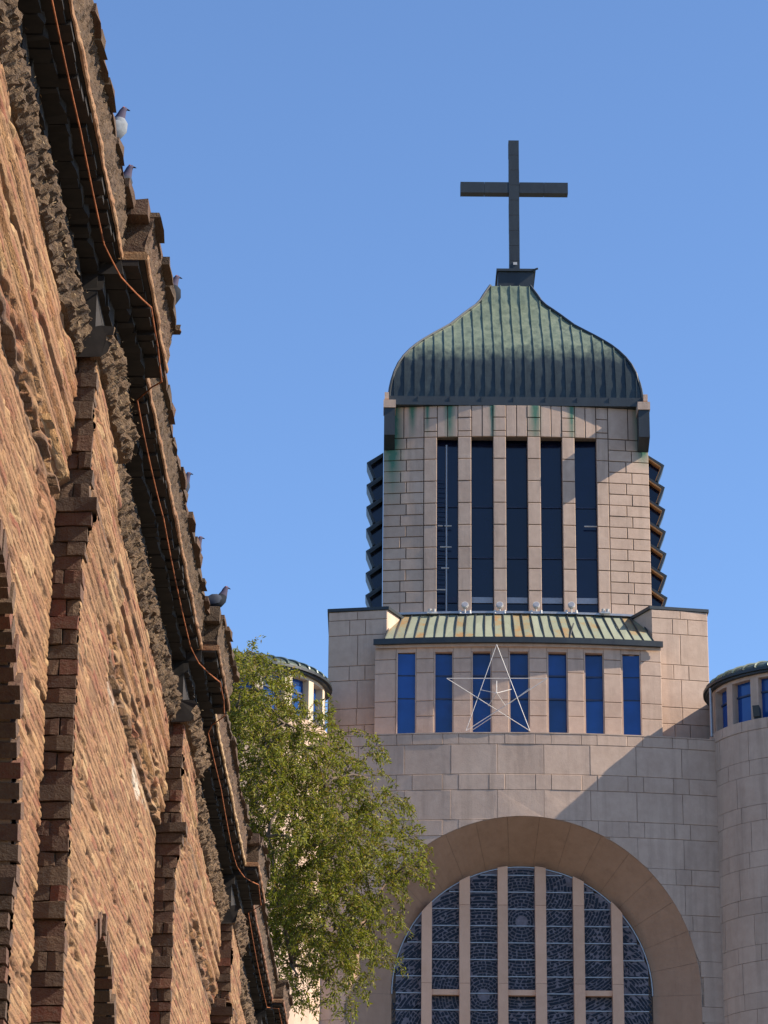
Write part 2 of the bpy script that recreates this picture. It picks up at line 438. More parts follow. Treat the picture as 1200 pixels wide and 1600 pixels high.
for k in range(4):
    V = []; 
    for (r, z) in prof:
        for j in range(NU+1):
            u = r*(-1 + 2*j/NU); x, y = side(k, u, r + .012*math.sin(u*5.1+z*3.0)+.008*math.sin(z*9+u*2)); V.append((x, y, z))
    Fs = [(i*(NU+1)+j, (i+1)*(NU+1)+j, (i+1)*(NU+1)+j+1, i*(NU+1)+j+1) for i in range(len(prof)-1) for j in range(NU)]
    dm.add(V, Fs)
r0, z0 = prof[0]
dm.add([(XC-r0, YC-r0, z0), (XC+r0, YC-r0, z0), (XC+r0, YC+r0, z0), (XC-r0, YC+r0, z0)], [(0, 1, 2, 3)])
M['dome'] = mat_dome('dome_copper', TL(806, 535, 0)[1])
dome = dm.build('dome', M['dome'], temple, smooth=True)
tag(dome, 'green copper ogee dome with upright standing seams')
rB = prof[-1][0]
NS = 25
for k in (0, 1, 3):
    for i in range(NS):
        u = rB*(-1 + 2*(i+.5)/NS) + rd.uniform(-.015, .015)
        pts = [(r, z) for r, z in prof if r >= abs(u)-.001]
        if len(pts) < 3: continue
        m = MB(); V = []; w = .018; h = .052
        for (r, z) in pts:
            wob = rd.uniform(-.004, .004)
            for du, dr in ((-w, -.02), (-w+wob*.3, h), (w+wob*.3, h), (w, -.02)):
                x, y = side(k, u+du+wob*.5, r+dr); V.append((x, y, z + (.02 if dr > 0 else 0)))
        n = len(pts)
        Fs = [(4*i2+j, 4*i2+4+j, 4*i2+5+j, 4*i2+1+j) for i2 in range(n-1) for j in range(3)] + [(0, 1, 2, 3), tuple(4*(n-1)+j for j in (3, 2, 1, 0))]
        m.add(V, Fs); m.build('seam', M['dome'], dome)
for sx, sy in ((-1, -1), (1, -1), (1, 1), (-1, 1)):           # hip caps
    m = MB(); m.tube([(XC+sx*(r+.02), YC+sy*(r+.02), z+.02) for r, z in prof[::2]], .06, 6); m.build('hip_cap', M['copper_dark'], dome)
m = MB(); zb0, zb1 = tz(633)+.02, prof[-1][1]+.1
RB = rB + .10
m.box(XC-RB, XC+RB, YC-RB, YC+RB, zb0, zb1)
m.box(XC-RB-.05, XC+RB+.05, YC-RB-.05, YC+RB+.05, zb0-.03, zb0+.10)
fas = m.build('eave_fascia', M['copper_dark'], dome)
for u in [-5.5 + 1.35*i for i in range(9)]:
    m = MB(); m.box(XC+u-.012, XC+u+.012, YC-RB-.03, YC-RB+.02, zb0+.11, zb1-.02); m.build('seam', M['copper_dark'], dome)
for s in (-1, 1):                                                 # small pale upstands at the corners
    m = MB(); m.box(XC+s*(RB+.02)-.09, XC+s*(RB+.02)+.09, -.25, .15, zb0+.13, zb0+.42); m.build('corner_upstand', M['stone'], dome)

# ---------------------------------------------------------------- cross
ap = prof[0][1]
def cx(px, py): return TL(px, py, YC-.3)[0]
def cz(py, px=804): return TL(px, py, YC-.3)[1]
def pz(py): return TL(804, py, YC-.75)[1]
m = MB(); m.box(cx(777.5, 432), cx(833, 432), YC-.75, YC+.75, ap, pz(424)); cross = m.build('cross', M['copper_dark'], temple)
tag(cross, 'dark metal cross rising from a square pedestal on the dome')
m = MB(); m.box(cx(775, 421), cx(836, 421), YC-.85, YC+.85, pz(424)-.02, pz(421)); m.build('pedestal_rim', M['copper_dark'], cross)
xa, xb = cx(795.5, 330), cx(811.5, 330)
zs = [cz(419), cz(375), cz(345), cz(312)]
zz = [pz(424) + (cz(218)-pz(424))*i/9 for i in range(10)]
for i in range(9):
    m = MB(); m.box(xa+rs.uniform(-.006, .006), xb+rs.uniform(-.006, .006), YC-.23, YC+.23, zz[i]+.008, zz[i+1]-.008); m.build('post', M['copper_dark'], cross)
m = MB(); m.box(xa+.02, xb-.02, YC-.21, YC+.21, zz[0], zz[9]-.02); m.build('core', M['joint'], cross)
za, zb = cz(300), cz(283.5)
for (a, b) in ((719.5, 757), (757.3, 795.3), (811.7, 850), (850.3, 887.5)):
    m = MB(); m.box(cx(a, 292), cx(b, 292), YC-.22, YC+.22, za, zb); m.build('arm', M['copper_dark'], cross)
m = MB(); m.box(cx(802, 411), cx(808, 411), YC-.26, YC-.232, cz(413), cz(409)); m.build('bracket', M['white'], cross)
xr_ = cx(834, 424); m = MB(); m.tube([(xr_-.15, YC-.8, pz(423)-.02), (xr_+.16, YC-.9, pz(422)+.02)], .045, 6); m.build('lamp_arm', M['copper_dark'], cross)

# ---------------------------------------------------------------- clerestory (curved, under a metal roof) and side blocks
def lx_(px, py=1080, ly=Y_L): return TL(px, py, ly)[0]
def lz(py, px=810, ly=Y_L): return TL(px, py, ly)[1]
zE, zRt = lz(1003), tz(962)
lw = [(619, 650), (678, 708), (736.5, 768), (795, 827), (855, 887), (913, 944), (972, 1002.5)]
lw = [(lx_(a), lx_(b)) for a, b in lw]
LX0, LX1 = lx_(585), lx_(1036)
zW0, zW1 = lz(1165), lz(1018)
m = MB(); slab(m, LX0+.05, LX1-.05, Y_L+.45, 1.0, zW0-3, zE-.1, 12); cl = m.build('clerestory_wall', M['joint'], temple)
xs = [(LX0, lw[0][0])] + [(lw[i][1], lw[i+1][0]) for i in range(6)] + [(lw[6][1], LX1)]
zr = [zW0-1.2, lz(1118), lz(1094), lz(1050), lz(1028), zE-.12]
for i, (a, b) in enumerate(xs):
    for k in range(5):
        block('stone_block', cl, M['stone'], a, b, zr[k], zr[k+1], Y_L, depth=.45, gap=.010)
for (a, b) in lw:
    m = MB(); slab(m, a+.0, b-.0, Y_L+.02, Y_L+.45, zW1+.012, zE-.12, 1); m.build('lintel', M['stone'], cl)
for (a, b) in lw:
    w_ = empty('window', (0, 0, 0), 0, temple)
    zs_ = [zW0-1, lz(1089), lz(1053), zW1]
    for k in range(3):
        m = MB(); slab(m, a+.012, b-.012, Y_L+.30, Y_L+.40, zs_[k]+.03, zs_[k+1]-.03, 1); m.build('pane', M['glass_blue'], w_)
    for k in (1, 2):
        m = MB(); slab(m, a+.012, b-.012, Y_L+.24, Y_L+.42, zs_[k]-.035, zs_[k]+.035, 1); m.build('glazing_bar', M['frame'], w_)
    for (c, d) in ((a-.0, a+.06), (b-.03, b)):
        m = MB(); slab(m, c, d, Y_L+.035, Y_L+.30, zs_[0], zW1, 1); m.build('frame', M['stone'], w_)
# roof panels
er = lx_(1035); el = lx_(586)
m = MB(); slab(m, LX0-.06, LX1+.06, Y_L-.30, Y_L+.3, zE-.1, zE+.13, 12); fa = m.build('roof_fascia', M['copper_dark'], temple)
m = MB(); slab(m, LX0+.02, LX1-.02, Y_L-.12, Y_L+.3, zE-.22, zE-.10, 12); m.build('drip_course', M['stone'], fa)
px0, px1, n = 604, 1019, 27
roof = MB(); ztop = zRt+.02
def rp(x, t):   # t 0 eave .. 1 top at the tower foot
    xx = x*(1-.07*t); return (xx, (Y_L-.22+bend(x))*(1-t) + (Y_T-.15+bend(xx))*t, (zE+.14)*(1-t) + ztop*t)
ra, rb = lx_(601, 1000), lx_(1022, 1000)
m = MB()
for i in range(24):
    a = ra + (rb-ra)*i/24; b = ra + (rb-ra)*(i+1)/24
    m.add([tuple(Vector(rp(a, 0))-Vector((0, 0, .05))), tuple(Vector(rp(b, 0))-Vector((0, 0, .05))), tuple(Vector(rp(b, 1))-Vector((0, 0, .05))), tuple(Vector(rp(a, 1))-Vector((0, 0, .05)))], [(0, 1, 2, 3)])
ro_ = m.build('metal_roof', M['copper_dark'], temple)
for i in range(n):
    a = ra + (rb-ra)*i/n; b = ra + (rb-ra)*(i+1)/n; m = MB(); V = []
    for t in (0, .5, 1):
        for x in (a+.018, b-.018):
            p = Vector(rp(x, t)); V.append(p + Vector((0, rs.uniform(-.012, .012), rs.uniform(-.012, .012))))
    V += [p + Vector((0, .03, -.045)) for p in V]
    m.add(V, [(0, 1, 3, 2), (2, 3, 5, 4), (0, 6, 7, 1), (4, 5, 11, 10), (0, 2, 8, 6), (2, 4, 10, 8), (1, 7, 9, 3), (3, 9, 11, 5)])
    m.build('roof_panel', M['patina'], ro_)
for i in range(n+1):
    a = ra + (rb-ra)*i/n; m = MB()
    m.tube([Vector(rp(a, 0))+Vector((0, -.02, .0)), Vector(rp(a, .5))+Vector((rs.uniform(-.01, .01), -.03, .03)), Vector(rp(a, 1))+Vector((0, -.02, .02))], .028, 5); m.build('seam', M['copper_dark'], ro_)
m = MB(); m.tube([rp(lx_(890, 1000), .02), Vector(rp(lx_(903, 1000), .55))+Vector((0, -.08, .05))], .03, 5); m.build('loose_strip', M['copper_dark'], ro_)
m = MB(); slab(m, tx(612, 960), tx(1010, 960), Y_T-.35, Y_T+.3, ztop-.02, ztop+.07, 10); m.build('ridge_gutter', M['steel'], ro_)
# side blocks, with a splayed inner face
def sblock(s, pa, pb, pin):
    xo, xi = TL(pa, 1050, Y_B)[0], TL(pb, 980, Y_B)[0]
    zt = TL((pa+pb)/2, 947, Y_B)[1]; zb = zW0-3
    a, b = min(xo, xi), max(xo, xi)
    m = MB()
    yb = 7.0
    inn = xi - s*.9                        # inner face runs back towards the tower
    poly = [(xo, Y_B+.06+bend(xo)), (xi, Y_B+.06+bend(xi)), (inn, Y_T+.5), (inn, yb), (xo, yb)]
    if s > 0: poly = poly
    nn = len(poly); V = [(x, y, zb) for x, y in poly] + [(x, y, zt) for x, y in poly]
    Fs = [tuple(range(nn)), tuple(range(nn, 2*nn))[::-1]] + [(i, i+nn, (i+1) % nn+nn, (i+1) % nn) for i in range(nn)]
    m.add(V, Fs); sb = m.build('side_block', M['stone'], temple)
    m = MB(); po = [(xo+s*.06, Y_B-.03+bend(xo)), (xi-s*.06, Y_B-.03+bend(xi)), (inn-s*.08, Y_T+.5), (inn-s*.08, yb), (xo+s*.06, yb)]
    V = [(x, y, zt+.002) for x, y in po] + [(x, y, zt+.13) for x, y in po]; m.add(V, Fs); m.build('coping', M['copper_dark'], sb)
    ys = [947.5, 961, 985, 1033, 1056, 1100, 1126, 1172]
    for k in range(len(ys)-1):
        z1, z0 = TL(pa, ys[k], Y_B)[1], TL(pa, ys[k+1], Y_B)[1]
        cuts = [0, .5, 1] if k in (2, 4) else ([0, .36, .63, 1] if k in (1, 3) else [0, .49, 1])
        if k == 6: cuts = [0, .36, .63, 1]
        for q in range(len(cuts)-1):
            c0, c1 = xo+(xi-xo)*cuts[q], xo+(xi-xo)*cuts[q+1]
            block('stone_block', sb, M['stone'], min(c0, c1), max(c0, c1), z0, z1-(.0 if k else .01), Y_B, gap=.010)
    return sb
sblock(-1, 512, 605, 613)
sblock(1, 1111.5, 1019.5, 1010)

# ---------------------------------------------------------------- arch wall
def ax(px, py=1200, ly=Y_A): return TL(px, py, ly)[0]
def az(py, px=812, ly=Y_A): return TL(px, py, ly)[1]
zL = az(1146)
AC = ax(812, 1300)
RO = (ax(1091, 1575) - ax(533, 1575))/2
zcO = az(1275.5) - RO
Y_G = Y_A + 2.3
xg1, xg0 = TL(1020.5, 1575, Y_G)[0], TL(611.5, 1575, Y_G)[0]
RI = (xg1-xg0)/2; GC = (xg0+xg1)/2
AC = GC
zcI = TL(814, 1355, Y_G)[1] - RI
XW0, XW1 = ax(484, 1300), ax(1134, 1300)
def lower(x, R=RO, c=AC, zc=zcO):
    d = abs(x-c)
    return zc + math.sqrt(max(R*R-d*d, 0)) if d < R else -1e9
m = MB()                                                       # core behind the facing
N = 120; V = []; Fs = []
xs_ = [XW0 + (XW1-XW0)*i/N for i in range(N+1)]
for i in range(N):
    a, b = xs_[i], xs_[i+1]
    la, lb = max(lower(a), 0), max(lower(b), 0)
    m.add([(a, Y_A+.05+bend(a), la), (b, Y_A+.05+bend(b), lb), (b, Y_A+.05+bend(b), zL-.02), (a, Y_A+.05+bend(a), zL-.02)], [(0, 1, 2, 3)])
m.box(XW0, XW1, Y_A+1.3, Y_L+1.2, zL-.3, zL-.03)
m.box(XW0, XW1, Y_G+.25, Y_G+.5, 0, zL-.3)
aw = m.build('arch_wall', M['joint_light'], temple)
zlow = az(1650); lowst = MB()
def archblock(x0, x1, z0, z1, gap=.0065, y=Y_A, depth=.12):
    a, b, c, d = x0+gap, x1-gap, z0+gap, z1-gap
    if b-a < .03: return
    n = 10; bot = []; top = []
    for i in range(n+1):
        x = a + (b-a)*i/n; lo = max(c, lower(x) + .02)
        if lo < d - .01: bot.append((x, lo))
    if len(bot) < 2: return
    full = all(abs(q[1]-c) < 1e-6 for q in bot) and len(bot) == n+1
    if z1 < zlow:
        if bot[0][0] > a+.02 or bot[-1][0] < b-.02 or full: lowst.extrude_y([(bot[0][0], c), (bot[-1][0], c), (bot[-1][0], d), (bot[0][0], d)], y, y+depth, bend)
        return
    if full: return block('stone_block', aw, M['stone'], x0, x1, z0, z1, y, gap=gap, depth=depth)
    # keep the runs of the curve, collapse the flat ones
    poly = list(bot)
    poly = poly + [(bot[-1][0], d), (bot[0][0], d)]
    mm = MB(); yo = y + rs.uniform(-.005, .005); mm.extrude_y(poly, yo, yo+depth, bend); return mm.build('stone_block', M['stone'], aw)
rowy = [1146, 1162.5]; tall = True
while rowy[-1] < 1790:
    rowy.append(rowy[-1] + (46.7 if tall else 24.6)); tall = not tall
tj = [632 + 72.6*i for i in range(-3, 9)]
sj = []
x = 619 - 72.2*2
while x < 1150: sj += [x, x+24.8]; x += 72.4
for k in range(len(rowy)-1):
    z1, z0 = az(rowy[k]), az(rowy[k+1])
    js = tj if (k % 2 == 1) else sj
    jx = [XW0] + [q for q in (ax(v, 1200) for v in js) if XW0+.2 < q < XW1-.2] + [XW1]
    for i in range(len(jx)-1):
        archblock(jx[i], jx[i+1], z0, z1)
tag(lowst.build('stone_facing', M['stone'], aw), kind='stuff')
m = MB(); slab(m, XW0, XW1, Y_A-.015, Y_A+1.3, zL+.002, zL+.05, 12); m.build('ledge_cap', M['stone'], aw)
m = MB(); m.tube([(ax(1074, 1186), Y_A-.02+bend(8), az(1186)), (ax(1076, 1187), Y_A-.22+bend(8), az(1187))], .075, 8); m.build('spout', M['copper_dark'], aw)
# splayed reveal: panels
def rev(a, t):          # a angle 0..pi (0 = right springing), t 0 outer .. 1 inner
    R = RO + (RI-RO)*t; c = AC + (GC-AC)*t; z = zcO + (zcI-zcO)*t
    x = c + R*math.cos(a); return (x, (Y_A+.03+bend(AC + RO*math.cos(a)))*(1-t) + Y_G*t, z + R*math.sin(a))
NP = 17
m = MB()
def revband(m, a0, a1, off=0.0, n=5):
    V = []; 
    for i in range(n+1):
        a = a0+(a1-a0)*i/n
        p, q = Vector(rev(a, 0)), Vector(rev(a, 1)); nn = Vector((math.cos(a), .35, math.sin(a)))*off
        V += [p+nn, q+nn]
    m.add(V, [(2*i, 2*i+1, 2*i+3, 2*i+2) for i in range(n)])
revband(m, -.02, math.pi+.02, .05, 60)
for sgn, a in ((1, 0), (-1, math.pi)):
    p, q = Vector(rev(a, 0)), Vector(rev(a, 1)); o = Vector((sgn*.05, 0, 0))
    m.add([p+o, q+o, Vector((q.x, q.y, 0))+o, Vector((p.x, p.y, 0))+o], [(0, 1, 2, 3)])
rv = m.build('arch_reveal', M['joint'], temple)
for i in range(NP):
    a0, a1 = math.pi*i/NP+.0008, math.pi*(i+1)/NP-.0008
    m = MB(); revband(m, a0, a1, rs.uniform(0, .008)); m.build('reveal_panel', M['splay'], rv)
for a in (0, math.pi):
    p, q = Vector(rev(a, 0)), Vector(rev(a, 1)); zz = p.z
    for k in range(8):
        z1 = zz - k*1.35 - .004; z0 = zz - (k+1)*1.35 + .004
        m = MB(); m.add([(p.x, p.y, z0), (q.x, q.y, z0), (q.x, q.y, z1 if k else q.z-.004), (p.x, p.y, z1)], [(0, 1, 2, 3)]); m.build('reveal_panel', M['splay'], rv)

# ---------------------------------------------------------------- great window
def gx(px, py=1480, ly=Y_G): return TL(px, py, ly)[0]
def gz(py, px=814, ly=Y_G): return TL(px, py, ly)[1]
win = empty('great_window', (0, 0, 0), 0, temple)
def ilow(x): 
    d = abs(x-GC); return zcI + math.sqrt(max((RI-.03)**2-d*d, 0)) if d < RI-.03 else -1e9
mull = [(658.5, 674.5), (717.5, 734), (777.5, 793), (836, 853), (895.5, 912.5), (955, 972)]
mull = [(gx(a), gx(b)) for a, b in mull]
zbot = gz(1760)
for (a, b) in mull:
    n = 5; top = [(a+(b-a)*i/n, ilow(a+(b-a)*i/n)) for i in range(n+1)]
    lens = [gz(1418), gz(1500), gz(1552)]
    zt = min(t[1] for t in top); cuts = [zbot] + sorted([z for z in (gz(1620), gz(1540), gz(1418)) if z < zt-.3])
    for k in range(len(cuts)):
        z0 = cuts[k]+.006
        mm = MB()
        if k == len(cuts)-1: poly = [(a, z0), (b, z0)] + [(x, z) for x, z in reversed(top)]
        else: poly = [(a, z0), (b, z0), (b, cuts[k+1]-.006), (a, cuts[k+1]-.006)]
        o = rs.uniform(-.006, .006)
        mm.extrude_y(poly, Y_G-.42+o, Y_G+.12); mm.build('mullion', M['peach'], win)
cols = [(GC-RI+.02, mull[0][0])] + [(mull[i][1], mull[i+1][0]) for i in range(5)] + [(mull[5][1], GC+RI-.02)]
barz = [gz(1368 + 26.4*i) for i in range(15)]
barz = [b for b in barz if b > zbot]
Zc0 = gz(1530)
rg = random.Random(11)
def clip_cell(poly, x0, x1, z0, z1):
    return all(x0+.012 < x < x1-.012 and z0+.014 < z < z1-.014 and z < ilow(x)-.03 for x, z in poly)
zcuts = [barz[0]+3] + barz
cells = [[] for _ in cols]
# two families of dalles: rings round the centre of the window, and rows that lean towards it
for ci, (a, b) in enumerate(cols):
    for k in range(len(zcuts)-1):
        z1, z0 = zcuts[k], zcuts[k+1]
        n = 8; xs_ = [a+(b-a)*i/n for i in range(n+1)]
        top = [(x, min(z1-.012, ilow(x))) for x in xs_ if min(z1-.012, ilow(x)) > z0+.03]
        if len(top) < 2: continue
        poly = [(top[0][0], z0+.012), (top[-1][0], z0+.012)] + list(reversed(top))
        m = MB(); m.extrude_y(poly, Y_G, Y_G+.05); m.build('pane', M['lead'], win)
        if len(top) > 1:
            m = MB(); m.box(top[0][0], top[-1][0], Y_G-.05, Y_G-.001, z0-.022, z0+.016); m.build('glazing_bar', M['steel'], win)
        # dalles
        if rg.random() < .0: continue
        dens = 1.0
        rr = .25
        while rr < 9:
            dr = rg.uniform(.07, .115); tang = rg.random() < .62
            th = rg.uniform(0, .4)
            while th < 2*math.pi:
                dt = rg.uniform(.09, .22)/max(rr, .4)
                if ci in (3,): cx0, cz0 = GC, gz(1440)
                elif ci in (1, 2): cx0, cz0 = cols[2][0] + .5*(cols[2][1]-cols[2][0]), gz(1555)
                elif ci in (4, 5): cx0, cz0 = GC+.3, gz(1330)-1.5
                else: cx0, cz0 = GC, gz(1700)
                q = [(cx0 + r_*math.cos(t_), cz0 + r_*math.sin(t_)) for r_, t_ in ((rr, th), (rr, th+dt), (rr+dr, th+dt+rg.uniform(-.03, .03)), (rr+dr, th+rg.uniform(-.03, .03)))]
                if a-.3 < q[0][0] < b+.3 and z0-.3 < q[0][1] < z1+.3:
                    # clip softly: clamp into the pane
                    q = [(min(max(x, a+.02), b-.02), min(max(z, z0+.03), z1-.03)) for x, z in q]
                    ar = abs(sum(q[i][0]*q[(i+1) % 4][1]-q[(i+1) % 4][0]*q[i][1] for i in range(4)))/2
                    if ar > .003 and all(z < ilow(x)-.02 for x, z in q): cells[ci].append(q)
                th += dt + rg.uniform(.025, .045)/max(rr, .4)
            rr += dr + rg.uniform(.025, .04)
for ci, cs in enumerate(cells):
    m = MB()
    for q in cs:
        yo = Y_G - .012 - rg.uniform(0, .006)
        m.add([(x, yo, z) for x, z in q], [(3, 2, 1, 0)] if ((q[1][0]-q[0][0])*(q[2][1]-q[0][1])-(q[2][0]-q[0][0])*(q[1][1]-q[0][1])) < 0 else [(0, 1, 2, 3)])
    tag(m.build('glass_dalles', M['dalle'], win), kind='stuff')
for ci in (1, 3, 5):
    a, b = cols[ci]; m = MB(); m.box(a+.002, b-.002, Y_G-.30, Y_G-.06, gz(1557.5), gz(1549)); m.build('transom', M['peach'], win)
m = MB(); V = []
for i in range(61):
    a = math.pi*i/60
    for R in (RI-.03, RI+.01):
        V.append((GC+R*math.cos(a), Y_G-.06, zcI+R*math.sin(a)))
V2 = [(x, y+.1, z) for x, y, z in V]; L = len(V)
m.add(V+V2, [(2*i, 2*i+1, 2*i+3, 2*i+2) for i in range(60)] + [(2*i+L, 2*i, 2*i+2, 2*i+2+L) for i in range(60)])
m.build('arch_trim', M['steel'], win)

# ---------------------------------------------------------------- turrets
RT = 3.85; Y_C = Y_A + 1.8
def turret(s):
    pe = 1113.5 if s > 0 else 2*811 - 1113.5
    xe = TL(pe, 1350, Y_C)[0]
    cxx = xe + s*RT if s > 0 else -( TL(1113.5, 1350, Y_C)[0] - 2*AC + RT) + 0
    if s < 0: cxx = 2*(AC-.10) - (TL(1113.5, 1350, Y_C)[0] + RT)
    zt = TL(1113.5, 1156, Y_C)[1]; ze = TL(1103, 1084, Y_C)[1]
    def P(a, r, z): return (cxx + r*math.sin(a), Y_C - r*math.cos(a), z)      # a=0 faces the camera
    def arc(m, a0, a1, r0, r1, z0, z1, n=4):
        V = []
        for i in range(n+1):
            a = a0+(a1-a0)*i/n; V += [P(a, r1, z0), P(a, r1, z1), P(a, r0, z1), P(a, r0, z0)]
        Fs = [(0, 3, 2, 1), tuple(4*n+k for k in range(4))] + [(4*i+k, 4*i+4+k, 4*i+4+(k+1) % 4, 4*i+(k+1) % 4) for i in range(n) for k in range(4)]
        m.add(V, [f[::-1] for f in Fs])
    m = MB(); arc(m, -math.pi, math.pi, RT-1.0, RT-.06, 0, zt-.02, 64); tb = m.build('turret', M['joint_light'], temple)
    zc = zt; k = 0; rest = MB()
    hs = [.42] + [1.18, .62]*20
    while zc > zt-17:
        h = hs[k]; step = 2*math.pi/(14 if k % 2 == 1 else 21); off = rs.uniform(0, step) if k % 2 == 0 else step*.31*(k % 4)
        nst = int(round(2*math.pi/step))
        for i in range(nst):
            a0 = off + i*step; am = (a0+step/2 + math.pi) % (2*math.pi) - math.pi
            g_ = .010/RT
            ro2 = RT + rs.uniform(-.006, .006) + (.02 if k == 0 else 0)
            vis = (-1.6 < am < -.15) and zc > az(1640)
            if s > 0 and vis:
                mm = MB(); arc(mm, a0+g_, a0+step-g_, RT-.1, ro2, zc-h+.010, zc-.004, 4); mm.build('stone_block', M['stone'], tb)
            else: arc(rest, a0+g_, a0+step-g_, RT-.1, ro2, zc-h+.010, zc-.004, 4)
        zc -= h; k += 1
    tag(rest.build('stone_facing', M['stone'], tb), kind='stuff')
    # window band
    rd_ = RT-.10
    m = MB(); arc(m, -math.pi, math.pi, rd_-.7, rd_-.28, zt-.1, ze, 48); dr = m.build('drum_glass', M['glass_blue'], temple)
    m = MB(); arc(m, -math.pi, math.pi, rd_-.3, rd_-.02, ze-.22, ze+.06, 48); m.build('drum_lintel', M['stone'] if s > 0 else M['cream'], temple)
    m = MB(); arc(m, -math.pi, math.pi, rd_-.27, rd_-.22, zt+(ze-zt)*.58, zt+(ze-zt)*.58+.07, 48); m.build('glazing_bar', M['frame'], dr)
    nW = 18; ph = RAD(-39)*s
    for i in range(nW):
        a = ph + i*2*math.pi/nW; wv = RAD(2.7)
        m = MB(); arc(m, a-wv, a+wv, rd_-.35, rd_, zt-.08, ze-.21, 2); m.build('drum_pier', M['stone'] if s > 0 else M['cream'], temple)
    # eave and ribbed dome
    m = MB(); arc(m, -math.pi, math.pi, rd_-.5, RT+.16, ze, ze+.11, 64); arc(m, -math.pi, math.pi, rd_-.5, RT+.06, ze-.08, ze-.001, 64)
    m.build('turret_eave', M['copper_dark'], temple)
    pr = []
    for i in range(13):
        t = i/12; pr.append(((RT+.05)*math.cos(t*math.pi/2*.985), ze+.11 + 0.72*math.sin(t*math.pi/2)))
    m = MB(); n = 64; V = [P(2*math.pi*k/n, r, z) for r, z in pr for k in range(n)]
    m.add(V, [(i*n+k, i*n+(k+1) % n, (i+1)*n+(k+1) % n, (i+1)*n+k) for i in range(12) for k in range(n)])
    td = m.build('turret_dome', M['copper'], temple, smooth=True)
    ns = 44
    for k in range(ns):
        a = 2*math.pi*(k+.5)/ns; aa = (a+math.pi) % (2*math.pi)-math.pi
        if abs(aa) > 1.9: continue
        m = MB(); m.tube([P(a, r+.02, z+.03) for r, z in pr[:-2]], .05, 5); m.build('seam', M['copper'], td)
    return P, zt, ze, cxx
PR, ztR, zeR, cR = turret(1)
turret(-1)
m = MB(); x_, y_, _z = PR(-1.36, RT+.06, 0); m.tube([(x_, y_, ztR-.1), (x_, y_, zeR-.02)], .06, 8); m.build('downpipe', M['steel'], temple)

# ---------------------------------------------------------------- star decoration on the ledge
star = MB(); Y_S = Y_A + .55
def S(px, py, dy=0): x, z = TL(px, py, Y_S+dy); return (x, Y_S+dy, z)
zbase = zL+.05
pt = dict(t=(776, 1007), l=(698, 1060), r=(855, 1060), a=(728, 1142), b=(828, 1142))
st = empty('wire_star', S(776, 1100)); st.location = T0 + Matrix.Rotation(YAW, 3, 'Z') @ Vector((S(778, 1142)[0], Y_S, zbase))
st.rotation_euler = (0, 0, YAW)
OFF = Vector((S(778, 1142)[0], Y_S, zbase))
tag(st, 'large white wire star leaning before the blue windows above the arch', 'star decoration')
for p, q in (('t', 'a'), ('t', 'b'), ('l', 'r'), ('l', 'b'), ('r', 'a')):
    m = MB(); m.tube([Vector(S(*pt[p]))-OFF, Vector(S(*pt[q]))-OFF], .015, 6); m.build('wire_edge', M['white'], st)
cpt = Vector(S(776, 1083, -.45))-OFF
for px, py in ((752, 1078), (799, 1077), (776, 1064), (763, 1103), (790, 1103)):
    m = MB(); m.tube([cpt, Vector(S(px, py))-OFF], .015, 6); m.build('spoke', M['white'], st)
for px, py, qx, qy in ((736, 1142, 768, 1121), (795, 1100, 828, 1075)):
    m = MB(); m.tube([Vector(S(px, py, .3))-OFF, Vector(S(qx, qy, .1))-OFF], .015, 6); m.build('brace', M['white'], st)

# ---------------------------------------------------------------- floodlights
def flood(px, py, ly, label, rot=0, sc=.85):
    """built at the foot point (px, py) on local plane ly"""
    x, z = TL(px, py, ly); w = T0 + Matrix.Rotation(YAW, 3, 'Z') @ Vector((x, ly, z))
    e = empty('floodlight', w, YAW+rot); tag(e, label, 'floodlight', 'floodlights on the temple')
    m = MB(); m.box(-.30*sc, .30*sc, -.05*sc, .05*sc, 0, .04*sc); m.build('base_bar', M['steel'], e)
    for sx in (-1, 1):
        m = MB(); m.tube([(sx*.24*sc, 0, .03*sc), (sx*.24*sc, 0, .20*sc)], [.075*sc, .05*sc], 8); m.build('foot', M['white'], e)
    m = MB(); m.tube([(0, 0, .04*sc), (0, 0, .34*sc)], .035*sc, 8); m.build('stem', M['white'], e)
    m = MB(); m.tube([(0, -.10*sc, .46*sc), (0, .02*sc, .42*sc), (0, .17*sc, .37*sc)], [.17*sc, .17*sc, .09*sc], 12); h = m.build('lamp_head', M['white'], e)
    m = MB(); m.tube([(0, -.115*sc, .466*sc), (0, -.101*sc, .461*sc)], .14*sc, 12); m.build('lens', M['steel'], h)
    return e
for px, nm in ((726.5, 'white floodlight at the foot of the leftmost pale pilaster of the tower'), (781, 'white floodlight at the foot of the second pilaster from the left'),
               (838, 'white floodlight at the foot of the third pilaster from the left'), (893, 'white floodlight at the foot of the rightmost pale pilaster of the tower')):
    flood(px, 959.5, Y_T-.30, nm)
for px, nm in ((675, 'low white bracket lamp under the left jamb of the tower openings'), (946, 'low white bracket lamp under the right jamb of the tower openings')):
    x, z = TL(px, 959, Y_T-.25); w = T0 + Matrix.Rotation(YAW, 3, 'Z') @ Vector((x, Y_T-.25, z))
    e = empty('bracket_lamp', w, YAW); tag(e, nm, 'lamp', 'bracket lamps at the tower foot')
    m = MB(); m.box(-.2, .2, -.06, .06, 0, .08); m.build('base_bar', M['white'], e)
    for sx in (-1, 1):
        m = MB(); m.tube([(sx*.09, 0, .08), (sx*.09, -.02, .2)], [.06, .075], 8); m.build('lamp_head', M['white'], e)
x_, y_, z_ = PR(RAD(-37), RT-.06, ztR)
e = empty('floodlight', T0 + Matrix.Rotation(YAW, 3, 'Z') @ Vector((x_, y_, z_)), RAD(-25)); tag(e, 'dark box floodlight standing on the rim of the right turret', 'floodlight', 'floodlights on the temple')
